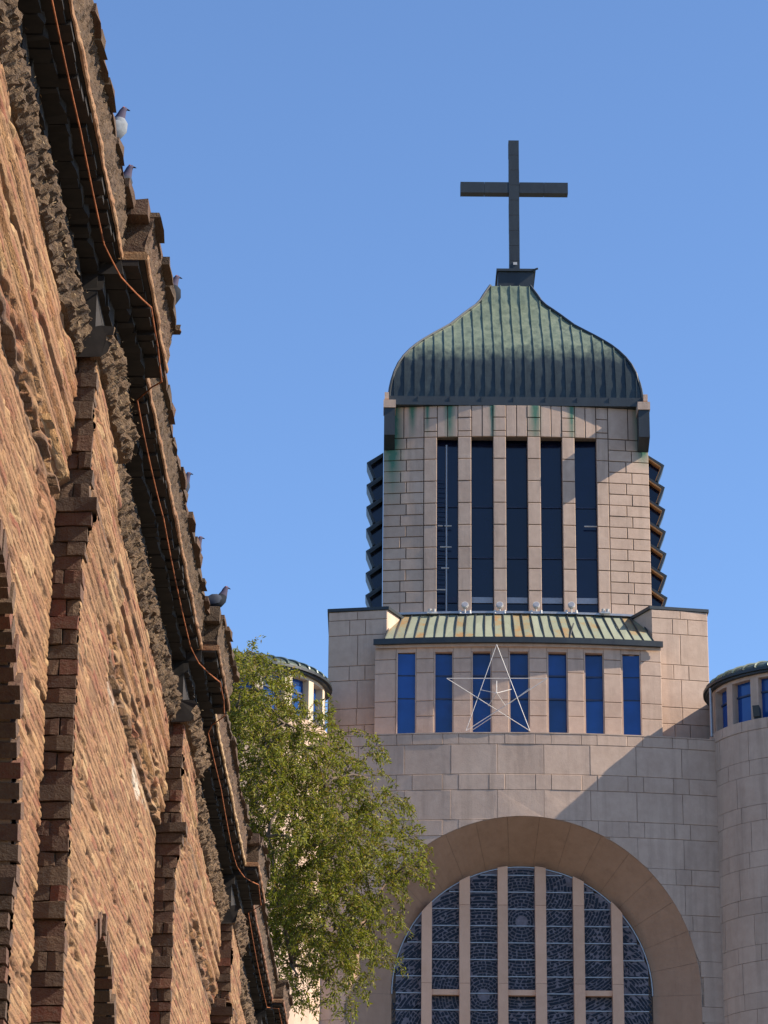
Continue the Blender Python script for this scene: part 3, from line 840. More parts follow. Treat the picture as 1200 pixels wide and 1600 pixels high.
m = MB(); m.box(-.12, .12, -.05, .05, 0, .05); m.build('base_bar', M['copper_dark'], e)
m = MB(); m.add([(-.13, -.12, .08), (.13, -.12, .08), (.13, .10, .02), (-.13, .10, .02), (-.13, -.22, .50), (.13, -.22, .50), (.13, .06, .40), (-.13, .06, .40)],
               [(0, 3, 2, 1), (4, 5, 6, 7), (0, 1, 5, 4), (1, 2, 6, 5), (2, 3, 7, 6), (3, 0, 4, 7)]); m.build('lamp_head', M['copper_dark'], e)

# ================================================================== RUINED BRICK WALL
WH = -.006                                                     # heading of the wall, a hair to the right
W0 = Vector((-2.04 - .006*17.7, 0, 0))
wall = empty('ruined_brick_wall', W0, WH)
tag(wall, 'ruined colonial brick wall with pilasters, ragged ledges and a dark overhanging eave', 'wall')
WR = Matrix.Rotation(-WH, 3, 'Z'); WF = Matrix.Rotation(WH, 3, 'Z')
def WL(px, py, x):
    """(y along the wall, z) where the sight line meets the wall-local plane x"""
    o = WR @ (EYE - W0); r = WR @ ray(px, py); t = (x - o.x)/r.x; p = o + r*t
    return p.y, p.z
PITCHZ = .102
PIL = [(9.2, 11.0), (17.6, 19.4), (26.0, 27.9), (34.5, 36.4), (43.0, 44.9), (51.4, 53.2)]
BAYS = [(11.0, 17.6), (19.4, 26.0), (27.9, 34.5), (36.4, 43.0), (44.9, 51.4)]
PX = .18                                                       # how far pilasters stand proud
rw = random.Random(21)
OPEN = {0: (15.0, 1.52, 5.35), 1: (21.6, 1.0, 5.15), 2: (30.0, 1.0, 5.15)}        # bay: centre, radius, springing
def in_open(b, y, z, grow=0.0):
    if b not in OPEN: return False
    c, R, zs = OPEN[b]; R += grow
    return abs(y-c) < R if z < zs else (y-c)**2 + (z-zs)**2 < R*R

def rough_brick(m, x0, x1, y0, y1, z0, z1, r, face='x', j=.012):
    """brick whose visible face (+x or -y) is a lumpy 3 x 2 grid"""
    if face == 'x':
        V = [(x0, y0, z0), (x0, y1, z0), (x0, y1, z1), (x0, y0, z1)]
        for k in range(2):
            for i in range(3):
                V.append((x1 + r.uniform(-j, j) - (j*.5 if i in (0, 2) else 0), y0+(y1-y0)*i/2 + r.uniform(-j, j)*.6, (z0, z1)[k] + r.uniform(-j, j)*.55))
        m.add(V, [(4, 5, 8, 7), (5, 6, 9, 8), (0, 4, 7, 3), (1, 2, 9, 6), (3, 7, 8, 9, 2), (0, 1, 6, 5, 4)])
    else:
        V = [(x0, y1, z0), (x1, y1, z0), (x1, y1, z1), (x0, y1, z1)]
        for k in range(2):
            for i in range(3):
                V.append((x0+(x1-x0)*i/2 + r.uniform(-j, j)*.5, y0 - (x1-x0)*.07*i + r.uniform(-j, j)*.6 + (j*.9 if i == 2 else 0), (z0, z1)[k] + r.uniform(-j, j)*.6))
        m.add(V, [(4, 5, 8, 7), (5, 6, 9, 8), (0, 4, 7, 3)[::-1], (1, 2, 9, 6)[::-1], (3, 7, 8, 9, 2)[::-1], (0, 1, 6, 5, 4)[::-1]])

def upper_x(z):
    """how far the bay face stands out at height z: plain wall, then shallow corbelled bands above the string course"""
    if z < 8.02: return 0.0
    return .055 + (0, .022, .004, .028, .012, .034, .018, .04, .03)[min(8, int((z-8.02)/.1))]

def vnoise(y, z, seed):
    """value noise on numpy arrays"""
    yi, zi = np.floor(y).astype(np.int64), np.floor(z).astype(np.int64); fy, fz = y-yi, z-zi
    fy = fy*fy*(3-2*fy); fz = fz*fz*(3-2*fz)
    def h(a, b):
        n = (a*374761393 + b*668265263 + seed*974634777) & 0x7fffffff
        n = ((n ^ (n >> 13))*1274126177) & 0x7fffffff
        return ((n ^ (n >> 16)) & 0xffff)/65535.0
    return (h(yi, zi)*(1-fy)+h(yi+1, zi)*fy)*(1-fz) + (h(yi, zi+1)*(1-fy)+h(yi+1, zi+1)*fy)*fz
def hashn(k, seed): return vnoise(k.astype(float)*1.0, k*0.0+seed*3.0, seed)
FACE_SEED = [0]
def lay_face(name, y0, y1, z0, z1, xf, parent, b=None, dy=.03, dz=.008, rough=1.0):
    """weathered brick face as real relief: wandering courses, sunk joints, broken arrises, crumbling pits"""
    FACE_SEED[0] += 1; sd = FACE_SEED[0]*17
    ny, nz = int((y1-y0)/dy)+1, int((z1-z0)/dz)+1
    y, z = np.meshgrid(np.linspace(y0, y1, ny), np.linspace(z0, z1, nz), indexing='ij')
    zz = z + .02*(vnoise(y*.4, z*.5, sd)-.5) + .006*(vnoise(y*1.5, z*4, sd+1)-.5)
    c = zz/.056; ci = np.floor(c); cf = c-ci
    off = hashn(ci, sd+2)*.9; L = .34
    bb = (y+off)/L + .25*(vnoise(y*2, ci*7.0, sd+3)-.5); bi = np.floor(bb); bf = bb-bi
    rnd = vnoise(bi*1.0, ci*1.0, sd+4)
    jz = np.clip((.5-np.abs(cf-.5))/(.10+.14*vnoise(y*1.3, ci*3.0, sd+5)), 0, 1)
    jy = np.clip((.5-np.abs(bf-.5))/.05, 0, 1)
    h = .017*(np.sqrt(jz)-1) + .008*(jy-1)*jz + .006*(hashn(ci, sd+6)-.5) + .008*(rnd-.5)
    h += rough*(.003*(vnoise(y*1.5, zz*30, sd+7)-.5) + .005*(vnoise(y*5, zz*90, sd+8)-.5) + .003*(vnoise(y*14, zz*80, sd+9)-.5))
    pit = np.clip((vnoise(y*1.6, zz*10.0, sd+10)-.68)*6, 0, 1); h -= .04*pit*vnoise(y*9, zz*30, sd+20)
    h += .012*(vnoise(y*.4, z*.8, sd+11)-.5)
    step_ = .07*(vnoise(bi*1.0+3, ci*0.0, sd+15)-.5) + .03*(vnoise(y*7, z*0, sd+16)-.5)
    xb = np.vectorize(xf)(z + step_*(np.abs(z-8.02) < .15))
    lowrag = np.where((z > 8.0) & (z < 8.16), .05*vnoise(y*5, z*20, sd+12), 0)
    x = xb + h - lowrag
    edge = np.minimum(np.clip((y-y0)/.03, 0, 1), 1); x -= (1-edge)*.012*vnoise(y*0, z*30, sd+13)
    yj = y + .010*(vnoise(y*20+5, z*40, sd+14)-.5)
    V = np.stack([x, yj, z], -1).reshape(-1, 3)
    idx = np.arange(ny*nz).reshape(ny, nz)
    Q = np.stack([idx[:-1, :-1], idx[1:, :-1], idx[1:, 1:], idx[:-1, 1:]], -1)
    if b in OPEN:
        c_, R_, zs_ = OPEN[b]; ym, zm = y[:-1, :-1]+dy/2, z[:-1, :-1]+dz/2; Rr = R_ + .03 + .03*vnoise(ym*9, zm*9, 5)
        ins = np.where(zm < zs_, np.abs(ym-c_) < Rr, (ym-c_)**2+(zm-zs_)**2 < Rr**2); Q = Q[~ins]
    Q = Q.reshape(-1, 4)
    me = bpy.data.meshes.new(name); me.vertices.add(len(V)); me.vertices.foreach_set('co', V.ravel())
    me.loops.add(len(Q)*4); me.loops.foreach_set('vertex_index', Q.ravel())
    me.polygons.add(len(Q)); me.polygons.foreach_set('loop_start', np.arange(0, len(Q)*4, 4)); me.polygons.foreach_set('loop_total', np.full(len(Q), 4))
    me.update(); me.validate()
    at_ = me.color_attributes.new('tint', 'FLOAT_COLOR', 'POINT')
    joint_shade = np.clip(np.maximum(1-jz, (np.abs(z-8.01) < .04)*1.0), 0, 1)  # sunk joints, plus a painted shadow gap below the corbelled bands
    pl = np.zeros_like(y)
    if b == 1:
        lim = 7.95 + .0*y; pl = np.clip((z-(7.66+.28*vnoise(y*1.3, y*0, 77)+.05*vnoise(y*9, z*9, 78)))*12, 0, 1)*np.clip((lim-z)*20, 0, 1)*np.clip((y-20.3)*1.5, 0, 1)*np.clip((25.5-y)*1.5, 0, 1)*np.clip((vnoise(y*6, z*22, 79)-.22)*4, 0, 1)
    col = np.stack([rnd, pl, joint_shade, np.ones_like(y)], -1).reshape(-1, 4)
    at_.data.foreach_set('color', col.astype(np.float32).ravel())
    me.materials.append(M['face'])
    return tag(link(bpy.data.objects.new(name, me), parent), kind='stuff')

# core: earth-mortar body, with the arched openings left out
core = MB()
def core_bay(y0, y1, b):
    ys = [y0]; n = 60
    ys = [y0 + (y1-y0)*i/n for i in range(n+1)]
    if b in OPEN:
        c, R, zs = OPEN[b]; ys = sorted(set(ys + [c-R, c+R, c-R*.985, c+R*.985]))
    def lo(y):
        if b not in OPEN: return 0
        c, R, zs = OPEN[b]; d = abs(y-c)
        return zs + math.sqrt(max(0, R*R-d*d)) if d < R-1e-6 else 0
    for a, e in zip(ys[:-1], ys[1:]):
        mid = (a+e)/2
        if b in OPEN and abs(mid-OPEN[b][0]) < OPEN[b][1]: la, le = max(lo(a), OPEN[b][2]), max(lo(e), OPEN[b][2])
        else: la = le = 0
        core.add([(-.035, a, la), (-.035, e, le), (-.035, e, 8.0), (-.035, a, 8.0)], [(0, 1, 2, 3)])
        if la > 0: core.add([(-.035, a, la), (-.035, e, le), (-.75, e, le), (-.75, a, la)], [(3, 2, 1, 0)])
    core.box(-.9, -.76, y0, y1, 0, 9.7)
    core.box(-.76, -.03, y0, y1, 8.0, 9.66)
    if b in OPEN:
        c, R, zs = OPEN[b]
        for yy in (c-R, c+R): core.add([(-.035, yy, 0), (-.75, yy, 0), (-.75, yy, zs+.01), (-.035, yy, zs+.01)], [(0, 1, 2, 3)])
for b, (y0, y1) in enumerate(BAYS): core_bay(y0, y1, b)
for y0, y1 in PIL: core.box(-.9, PX-.035, y0+.04, y1, 0, 9.66)
core.box(-.9, -.02, 3.0, 9.2, 0, 9.66)
tag(core.build('wall_core', M['mortar'], wall), 'earth mortar body between the bricks')
ZB = 3.2
for b, (y0, y1) in enumerate(BAYS):
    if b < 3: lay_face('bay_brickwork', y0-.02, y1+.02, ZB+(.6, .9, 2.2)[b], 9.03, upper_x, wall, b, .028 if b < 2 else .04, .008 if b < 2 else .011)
    else: lay_face('bay_brickwork', y0-.02, y1+.02, ZB+3, 9.03, upper_x, wall, b, .07, .018)

# pilasters: outer face joined, the courses that face the viewer laid one by one
for pi, (y0, y1) in enumerate(PIL):
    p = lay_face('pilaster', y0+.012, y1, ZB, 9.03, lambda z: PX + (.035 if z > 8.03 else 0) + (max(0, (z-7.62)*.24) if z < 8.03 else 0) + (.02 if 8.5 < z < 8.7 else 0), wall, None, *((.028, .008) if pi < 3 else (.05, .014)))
    if pi == 0: continue
    zsee = (0, 4.3, 5.8, 7.6, 99, 99)[pi]; low = MB()
    z = ZB; k = 0
    while z < 9.02:
        h = PITCHZ*rw.uniform(.85, 1.15); imp = 7.84 < z < 8.0
        xa, xb = -.03, PX + rw.uniform(-.012, .006)
        if z > 8.02: xa = .02; xb += .035
        if 7.62 < z < 8.0: xb = PX + (z-7.62)*.26 + rw.uniform(-.012, .012)
        d = rw.uniform(-.018, .018) - (.04 if imp else 0)
        cut = [xa, xb] if (k % 2 or rw.random() < .4) else [xa, xa+(xb-xa)*rw.uniform(.4, .6), xb]
        for i in range(len(cut)-1):
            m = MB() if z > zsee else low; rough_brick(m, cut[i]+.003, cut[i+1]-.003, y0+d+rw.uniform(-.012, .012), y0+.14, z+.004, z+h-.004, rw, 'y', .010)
            if z > zsee: m.build('brick', M['brick_shade'], p)
        z += h; k += 1
    tag(low.build('brick_courses', M['brick_shade'], p), kind='stuff')

# arched openings: bricks of the far jamb and the voussoirs of the ring
for b, (c, R, zs) in OPEN.items():
    m = MB(); m.box(-.74, -.70, c-R+.01, c+R-.01, 0, zs+R-.02); op = m.build('arched_opening', M['mortar'], wall)
    z = ZB; k = 0; low = MB()
    while z < zs:
        h = PITCHZ*rw.uniform(.9, 1.1)
        xs = [-.70, -.36+rw.uniform(-.05, .05), 0.0+rw.uniform(-.02, .02)] if k % 2 else [-.70, -.52, -.2+rw.uniform(-.05, .05), 0.0+rw.uniform(-.02, .02)]
        if b == 2: xs = [-.70, 0]
        for i in range(len(xs)-1):
            sg = z > (4.2, 4.9, 99)[b]; m = MB() if sg else low; rough_brick(m, xs[i]+.005, xs[i+1]-.005, c+R-.03+rw.uniform(-.015, .01), c+R+.12, z+.008, z+h-.008, rw, 'y')
            if sg: m.build('brick', M['brick_shade'], op)
        z += h; k += 1
    tag(low.build('brick_courses', M['brick_shade'], op), kind='stuff')
    n = int(math.pi*R/.115)
    for i in range(n):
        a0, a1 = math.pi*i/n+.008, math.pi*(i+1)/n-.008; m = MB()
        x1 = .012 + rw.uniform(-.015, .02); r0_, r1_ = R-.02+rw.uniform(-.01, .01), R+.13
        V = [(x, c + r_*math.cos(a), zs + r_*math.sin(a)) for x in (x1, -.6) for r_, a in ((r0_, a0), (r0_, a1), (r1_, a1), (r1_, a0))]
        m.add(V, [(0, 3, 2, 1), (4, 5, 6, 7), (0, 1, 5, 4), (1, 2, 6, 5), (2, 3, 7, 6), (3, 0, 4, 7)]); m.build('voussoir', M['brick_shade'], op)

# ledge, frieze, eave: segments step out over the pilasters
segs = []
for (y0, y1) in PIL: segs.append((y0-.05, y1+.05, .15))
for (y0, y1) in BAYS: segs.append((y0+.05, y1-.05, 0.0))
ledge, eavem, moss, lip, soff = MB(), MB(), MB(), MB(), MB()
def fibre(p, d, L, w):
    a = Vector((rw.uniform(-1, 1), rw.uniform(-1, 1), rw.uniform(-1, 1))).normalized()
    s_ = d.cross(a).normalized()*w
    q = p + d*L*.55 + a*L*.25
    moss.add([p-s_, p+s_, q+s_*.8, q-s_*.8, p + d*L], [(0, 1, 2, 3), (3, 2, 4)])
def crag(m, prof, y0, y1, step, amp, seed, sc=14.0, o=0.0, capm=None):
    """ragged band: a profile (x, z, roughness) swept along the wall and broken up by noise"""
    n = max(2, int((y1-y0)/step)); V = []; k = len(prof)
    for i in range(n+1):
        y = y0 + (y1-y0)*i/n
        for j, (x, z, r) in enumerate(prof):
            q = Vector((x*sc*1.3, y*sc, z*sc*1.3 + seed)); a = noise.noise(q) + .6*noise.noise(q*2.3) + .35*noise.noise(q*5.1)
            c = noise.noise(q*1.7 + Vector((9, 4, 2)))
            big = noise.noise(Vector((y*2.2, seed, j*.15)))
            V.append((x + o + amp*r*(a + .8*big), y + step*.4*c, z + amp*r*.7*c))
    m.add(V, [(i*k+j, (i+1)*k+j, (i+1)*k+j+1, i*k+j+1) for i in range(n) for j in range(k-1)])
    (capm or m).add([V[j] for j in range(k)] + [(-.25, y0, prof[0][1]), (-.25, y0, prof[-1][1])], [tuple(range(k)) + (k+1, k)])
for (y0, y1, o) in segs:
    if y1 < 11.2: continue
    st_ = .022 if y0 < 24 else .035 if y0 < 33 else .06
    crag(ledge, [(.03, 8.975, .2), (.09, 8.985, .6), (.115, 9.01, 1), (.125, 9.04, 1), (.135, 9.07, 1), (.15, 9.095, 1), (.165, 9.12, 1), (.175, 9.145, 1), (.16, 9.18, .9), (.10, 9.19, .6), (.02, 9.18, .1)], y0, y1, st_*.7, .042, o*50, 12, o, soff)
    n = int((y1-y0)*(70 if y0 < 20 else 50 if y0 < 30 else 25))
    for i in range(n):
        y = rw.uniform(y0, y1); z = rw.uniform(8.98, 9.18); x = .11 + (z-8.98)*.32 + o + rw.uniform(-.02, .03)
        d = Vector((rw.uniform(.0, 1), rw.uniform(-.8, .8), rw.uniform(-1.0, .6))).normalized()
        fibre(Vector((x, y, z)), d, rw.uniform(.012, .035), rw.uniform(.0012, .003))
    # dark frieze and corbels under the eave
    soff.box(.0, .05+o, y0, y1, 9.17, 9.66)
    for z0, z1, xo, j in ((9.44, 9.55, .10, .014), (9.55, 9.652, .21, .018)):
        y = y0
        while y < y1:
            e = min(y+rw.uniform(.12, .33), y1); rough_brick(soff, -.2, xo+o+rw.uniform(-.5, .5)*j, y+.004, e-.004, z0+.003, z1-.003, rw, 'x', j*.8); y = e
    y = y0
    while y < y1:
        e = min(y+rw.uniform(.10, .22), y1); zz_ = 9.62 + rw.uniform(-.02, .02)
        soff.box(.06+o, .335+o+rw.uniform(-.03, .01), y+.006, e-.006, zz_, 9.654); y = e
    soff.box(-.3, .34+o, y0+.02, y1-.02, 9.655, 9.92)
    crag(lip, [(.346, 9.652, .3), (.358, 9.656, .5), (.364, 9.666, .7), (.366, 9.69, .7), (.35, 9.71, .6)], y0, y1, st_, .012, 3+o*40, 6, o)
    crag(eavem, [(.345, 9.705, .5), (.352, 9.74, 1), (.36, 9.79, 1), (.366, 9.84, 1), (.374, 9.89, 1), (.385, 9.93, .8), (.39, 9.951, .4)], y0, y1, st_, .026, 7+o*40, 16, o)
    n = int((y1-y0)*(40 if y0 < 20 else 30 if y0 < 30 else 15))
    for i in range(n):
        y = rw.uniform(y0, y1); z = rw.uniform(9.69, 9.95); x = .355+(z-9.7)*.1+o + rw.uniform(-.015, .012)
        d = Vector((rw.uniform(.1, 1), rw.uniform(-.8, .8), rw.uniform(-1, .5))).normalized()
        fibre(Vector((x, y, z)), d, rw.uniform(.008, .026), rw.uniform(.0015, .004))
tag(ledge.build('ragged_ledge', M['ledge'], wall), 'crumbling mossy brick ledge')
tag(soff.build('soffit_frieze', M['soffit_shade'], wall), kind='stuff')
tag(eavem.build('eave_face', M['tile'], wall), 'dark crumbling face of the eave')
tag(lip.build('eave_lip', M['brick'], wall), 'sunlit lower lip of the eave')
tag(moss.build('dry_moss', M['moss'], wall), kind='stuff')
# roof tiles along the edge, one by one
rt = MB(); rt.add([(-6, 9, 11.9), (-.25, 9, 9.99), (-.25, 54, 9.99), (-6, 54, 11.9)], [(0, 1, 2, 3)])
rt.box(-1.0, -.9, 9, 54, 0, 9.9)
roofw = rt.build('roof_slope', M['tile'], wall)
for (y0, y1, o) in segs:
    y = max(y0, 12.0)
    while y < y1 - .02:
        L = rw.uniform(.26, .40) if y < 36 else .6; e = min(y+L, y1); m = MB()
        rough_brick(m, -.3, .425+o+rw.uniform(-.025, .02), y+.004, e-.004, 9.952, 9.995+rw.uniform(-.006, .02), rw, 'x', .012)
        m.build('roof_tile', M['tile'], roofw); y = e
# broken tile ends that stick up at the pilaster corners
for (y0, y1) in PIL[1:4]:
    m = MB(); rough_brick(m, .30, .52, y0-.16, y0+.12, 9.90, 10.02, rw, 'y', .02); m.build('broken_tile', M['tile'], roofw)
# ---------------------------------------------------------------- cable under the eave
cp = []
for (y, x, z) in [(11.2, .31, 9.63), (14.1, .31, 9.62), (15.6, .315, 9.615), (17.15, .31, 9.62), (17.55, .385, 9.575), (18.15, .53, 9.63), (18.8, .525, 9.63), (19.5, .50, 9.66), (19.62, .42, 9.665), (19.75, .31, 9.62),
                  (21.0, .305, 9.615), (22.2, .32, 9.61), (24.0, .305, 9.63), (25.6, .315, 9.62), (25.95, .37, 9.575), (26.7, .52, 9.62), (27.3, .52, 9.63), (28.0, .49, 9.67), (28.15, .36, 9.62), (28.4, .31, 9.61), (30.5, .32, 9.61), (33.0, .30, 9.61), (34.1, .31, 9.62),
                  (34.45, .38, 9.575), (35.1, .52, 9.63), (36.3, .50, 9.65), (36.6, .33, 9.62), (39.5, .31, 9.61), (42.9, .31, 9.62), (43.1, .47, 9.64), (45.0, .48, 9.64), (45.2, .31, 9.62), (52, .31, 9.62)]:
    cp.append(Vector((x-.035, y, z-.045)))
m = MB(); pts = []
for a, b_ in zip(cp[:-1], cp[1:]):
    for k in range(4): pts.append(a.lerp(b_, k/4) - Vector((0, 0, .012*math.sin(math.pi*k/4)*min(1, (b_-a).length))))
m.tube(pts + [cp[-1]], .0058, 6)
cab = m.build('cable', M['cable']); cab.location = W0; cab.rotation_euler = (0, 0, WH)
tag(cab, 'thin orange cable running along under the dark eave of the brick wall', 'cable')

# ================================================================== PIGEONS
MP = {k: mat_plain('feathers_'+k, c, .8, 0, .35, .12) for k, c in dict(slate=(.04, .048, .068), pale=(.17, .19, .215), dark=(.013, .017, .025), neck=(.05, .045, .075), white=(.75, .75, .73), pink=(.45, .14, .10), black=(.01, .01, .012)).items()}
def pigeon(y, x, z, rz, lean, body, wing, label, look=0.0, sc=.9):
    e = empty('pigeon', W0 + WF @ Vector((x, y, z)), rz); tag(e, label, 'pigeon', 'pigeons perched on the eave of the brick wall')
    e.scale = (sc,)*3
    ca, sa = math.cos(lean), math.sin(lean); cen = Vector((0, 0, .115))
    def tr(p):                     # lean the trunk about the hips (x forward)
        return Vector((p[0]*ca - p[2]*sa, p[1], p[0]*sa + p[2]*ca)) + cen
    # spine rings: x forward, z, half width, half height
    rings = [(-.215, -.012, .018, .006), (-.16, -.006, .026, .010), (-.105, .0, .036, .028), (-.05, .0, .056, .052), (.0, -.002, .066, .064), (.05, .0, .062, .064), (.085, .018, .046, .052)]
    P_ = [(tr((a, 0, b)), w, h) for a, b, w, h in rings]
    nk = tr((.105, 0, .045)); up = Vector((0, 0, 1)); fw = Vector((1, 0, 0))
    P_ += [(nk, .034, .040), (nk + fw*.012 + up*.032, .026, .030), (nk + fw*.02 + up*.058, .0235, .025), (nk + fw*.03 + up*.075, .022, .022), (nk + fw*.045 + up*.078, .013, .013), (nk + fw*.052 + up*.077, .004, .005)]
    m = MB(); n = 12; V = []
    for i, (c, w, h) in enumerate(P_):
        d = (P_[min(i+1, len(P_)-1)][0] - P_[max(i-1, 0)][0]).normalized(); s_ = Vector((0, 1, 0)); t_ = d.cross(s_).normalized()
        V += [c + s_*w*math.cos(2*math.pi*k/n) + t_*h*math.sin(2*math.pi*k/n) for k in range(n)]
    m.add(V, [(i*n+k, i*n+(k+1) % n, (i+1)*n+(k+1) % n, (i+1)*n+k) for i in range(len(P_)-1) for k in range(n)] + [tuple(range(n)), tuple((len(P_)-1)*n+k for k in range(n))])
    bo = m.build('body', MP[body], e, smooth=True)
    bo.data.materials.append(MP['neck'])
    for pg in bo.data.polygons:
        if pg.index >= 7*n and pg.index < 12*n: pg.material_index = 1
    hd = nk + fw*.038 + up*.077
    m = MB(); m.tube([hd + fw*.008, hd + fw*.024 - up*.006, hd + fw*.034 - up*.010], [.007, .005, .001], 6); m.build('beak', MP['black'], e)
    for s_ in (-1, 1):
        m = MB(); m.tube([hd + Vector((-.012, s_*.017, .006)), hd + Vector((-.012, s_*.0235, .006))], .0045, 6); m.build('eye', MP['pink'], e)
        m = MB(); V = []
        for a, b, h, o_ in ((.075, .012, .018, .052), (.04, .010, .042, .067), (-.01, .012, .046, .068), (-.07, .008, .032, .052), (-.13, .004, .016, .034), (-.185, -.002, .005, .018)):
            for q in (-1, -.35, .35, 1): V.append(tr((a, s_*(o_ + .006 - .012*q*q), b + h*q)))
        m.add(V, [(4*i+k, 4*i+4+k, 4*i+5+k, 4*i+1+k) for i in range(5) for k in range(3)])
        w_ = m.build('wing', MP[wing], e, smooth=True)
        if body == 'pale':
            m = MB(); m.add([v + Vector((0, s_*.004, 0)) for v in (tr((-.02, s_*.072, .04)), tr((.0, s_*.072, .04)), tr((-.03, s_*.070, -.03)), tr((-.055, s_*.066, -.03)))], [(0, 1, 2, 3)]); m.build('wing_bar', MP['dark'], w_)
        m = MB(); m.tube([(0.005, s_*.025, .07), (0.0, s_*.026, .012)], .0055, 6)
        for a in (-.5, 0, .5, math.pi): m.tube([(0, s_*.026, .008), (.032*math.cos(a), s_*.026+.03*math.sin(a), .003)], [.005, .002], 5)
        m.build('leg', MP['pink'], e)
    return e
def perch(px, py, x, up):
    """position along the wall for a bird whose reference pixel lies `up` metres above the tiles"""
    best = None
    for i in range(2000):
        y = 12 + i*.015; p = W0 + WF @ Vector((x, y, 10.0+up)); v = p - EYE; d = v.dot(vF); q = 800 - F*v.dot(vU)/d
        if best is None or abs(q-py) < best[0]: best = (abs(q-py), y)
    return best[1]
pigeon(perch(183, 205, .36, .12), .355, 10.01, RAD(8), RAD(48), 'pale', 'pale', 'pale grey pigeon with white belly, highest on the eave, near the top edge')
pigeon(perch(197, 283, .33, .17), .31, 10.01, RAD(-5), RAD(35), 'slate', 'slate', 'pigeon showing only its head just below the pale grey one')
pigeon(perch(264, 462, .53, .13), .525, 10.0, RAD(5), RAD(55), 'dark', 'dark', 'dark pigeon standing upright on the eave above the first broken pilaster corner')
pigeon(perch(291, 757, .34, .15), .325, 9.985, RAD(-10), RAD(30), 'slate', 'slate', 'small pigeon peeking over the middle stretch of the eave, upper of two')
pigeon(perch(310, 856, .34, .15), .325, 9.985, RAD(0), RAD(30), 'neck', 'slate', 'small purplish pigeon peeking over the eave just above the big dark one')
pigeon(perch(340, 943, .40, .12), .44, 10.02, RAD(14), RAD(14), 'dark', 'slate', 'big dark slate pigeon standing side-on at the second pilaster corner', sc=1.0)

# ================================================================== PEPPER TREE
rt_ = random.Random(77)
YT = 62.0
def TP(px, py, Y): r = ray(px, py); return EYE + r*((Y-EYE.y)/r.y)
base = TP(385, 1500, YT); base.z = 0
tree = empty('pepper_tree', base); tag(tree, 'drooping yellow-green pepper tree between the brick wall and the temple', 'tree')
def loc(p): return p - base
crown, twig, trunk = MB(), MB(), MB()
clumps = []
for px, py, r in [(405, 1090, .75), (385, 1075, .65), (375, 1100, .8), (440, 1130, .8), (480, 1170, .75), (520, 1165, .6), (548, 1180, .42), (400, 1190, .9), (450, 1240, 1.0), (500, 1230, .8), (535, 1225, .5), (420, 1300, 1.0), (480, 1320, 1.0), (540, 1300, .8), (585, 1300, .6),
                 (615, 1325, .45), (630, 1350, .35), (600, 1270, .3), (560, 1360, .8), (600, 1385, .5), (440, 1390, 1.0), (500, 1400, .9), (470, 1460, .85), (530, 1440, .7), (575, 1430, .5), (450, 1510, .6), (500, 1490, .6), (545, 1490, .45), (395, 1420, 1.0), (370, 1130, .8), (350, 1250, 1.0), (340, 1350, 1.0),
                 (585, 1480, .3), (520, 1530, .35), (460, 1540, .35), (395, 1040, .35), (575, 1210, .25)]:
    for k in range(2 if r > .6 else 1):
        c = TP(px + rt_.uniform(-8, 8), py + rt_.uniform(-8, 8), YT + rt_.uniform(-2.4, 2.4)*(1 if r > .5 else .5)); clumps.append((loc(c), r))
top = loc(TP(415, 1150, YT))
tk = [Vector((0, 0, 0)), Vector((.1, .1, 4)), Vector((-.2, .2, 8)), Vector((-.1, 0, 11)), Vector((-.4, .2, 14.5)), top]
trunk.tube(tk, [.55, .42, .33, .26, .16, .06], 10); 
trunk.build('trunk', M['bark'], tree, smooth=True)
nodes = [tk[3], tk[3].lerp(tk[4], .5), tk[4], tk[4].lerp(tk[5], .5), top]
for c, r in sorted(clumps, key=lambda q: (q[0].xy - tk[4].xy).length):
    s_ = min(nodes, key=lambda q: (q-c).length + max(0, q.z-c.z)*.3); nodes.append(c); L_ = (c-s_).length
    w_ = .012 + .014*L_
    m = MB(); m.tube([s_, s_.lerp(c, .3)+Vector((rt_.gauss(0, .06), rt_.gauss(0, .06), .10))*L_, s_.lerp(c, .65)+Vector((rt_.gauss(0, .07), rt_.gauss(0, .07), .12))*L_, c], [w_*1.6, w_*1.2, w_*.8, .01], 6); m.build('limb', M['bark'], tree, smooth=True)
def leaflet(p, d, L, w):
    a = Vector((rt_.gauss(0, 1), rt_.gauss(0, 1), rt_.gauss(0, 1))); s_ = d.cross(a)
    if s_.length < 1e-4: return
    s_ = s_.normalized()*w; q = p + d*L*.45 + a*.006
    crown.add([p, q+s_, p+d*L, q-s_], [(0, 1, 2, 3)])
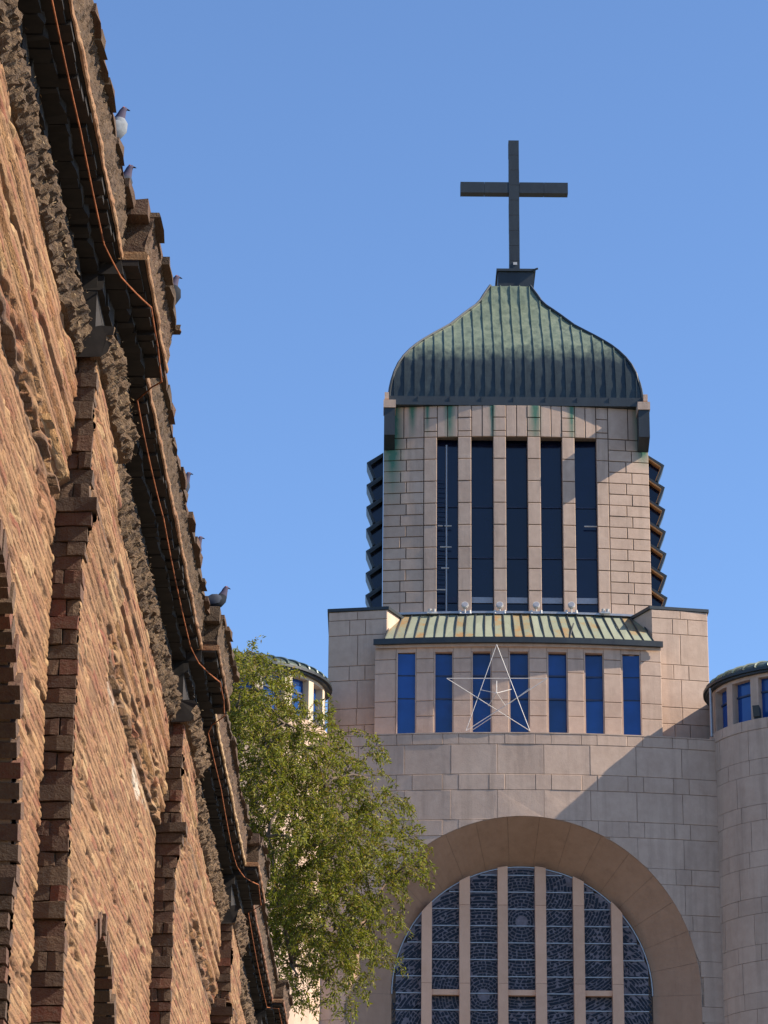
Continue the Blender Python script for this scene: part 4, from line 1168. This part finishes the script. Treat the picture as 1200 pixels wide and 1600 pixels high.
def spray(p, out, L, dens=1.0):
    pts = [p.copy()]; d = out.normalized(); n = 8; pos = p.copy()
    for i in range(n):
        d = (d + Vector((rt_.gauss(0, .22), rt_.gauss(0, .22), -.20 + rt_.gauss(0, .16)))).normalized(); pos = pos + d*L/n; pts.append(pos.copy())
    twig.tube(pts, [.011*(1-.8*i/n) for i in range(n+1)], 3, False)
    k = int(L*85*dens)
    for i in range(k):
        t = rt_.uniform(.12, 1)*n; j = min(int(t), n-1); q = pts[j].lerp(pts[j+1], t-j)
        dd = (pts[j+1]-pts[j]).normalized()*.5 + Vector((rt_.gauss(0, .7), rt_.gauss(0, .7), rt_.gauss(-.35, .55))); dd.normalize()
        q = q + Vector((rt_.gauss(0, .035), rt_.gauss(0, .035), rt_.gauss(0, .035)))
        leaflet(q, dd, rt_.uniform(.07, .14), rt_.uniform(.011, .021))
for c, r in clumps:
    for i in range(int(27*r*r)+8):
        v = Vector((rt_.gauss(0, 1), rt_.gauss(0, 1), rt_.gauss(0, 1))).normalized(); rr = r*rt_.random()**.4
        spray(c + v*rr*.8, v + Vector((0, 0, .25)), rt_.uniform(.45, 1.0)*min(1, .5+r*.6))
for px, py, L, dx in ((375, 1035, .7, -.1), (383, 1030, .8, .5), (368, 1035, .6, -.5), (625, 1250, .6, .8), (640, 1310, .5, 1), (650, 1345, .45, 1), (572, 1145, .4, 1), (580, 1180, .4, .6), (605, 1250, .5, 1), (560, 1530, .6, .1), (556, 1560, .5, .2), (548, 1580, .5, .1), (535, 1520, .8, .1), (590, 1470, .6, .3), (610, 1430, .6, .3), (632, 1390, .5, .3), (470, 1560, .5, 0), (505, 1560, .4, 0), (600, 1500, .5, .1)):
    for k in range(4):
        c = loc(TP(px + rt_.uniform(-8, 8), py + rt_.uniform(-8, 8), YT + rt_.uniform(-1, 1)))
        spray(c, Vector((dx + rt_.gauss(0, .3), rt_.gauss(0, .4), (1.2 if py < 1050 else .1))), L*rt_.uniform(.6, 1.1), .75)
cr = tag(crown.build('crown', M['leaf'], tree), kind='stuff')
tag(twig.build('twigs', M['bark'], tree), kind='stuff')
print('leaf faces', len(crown.f))
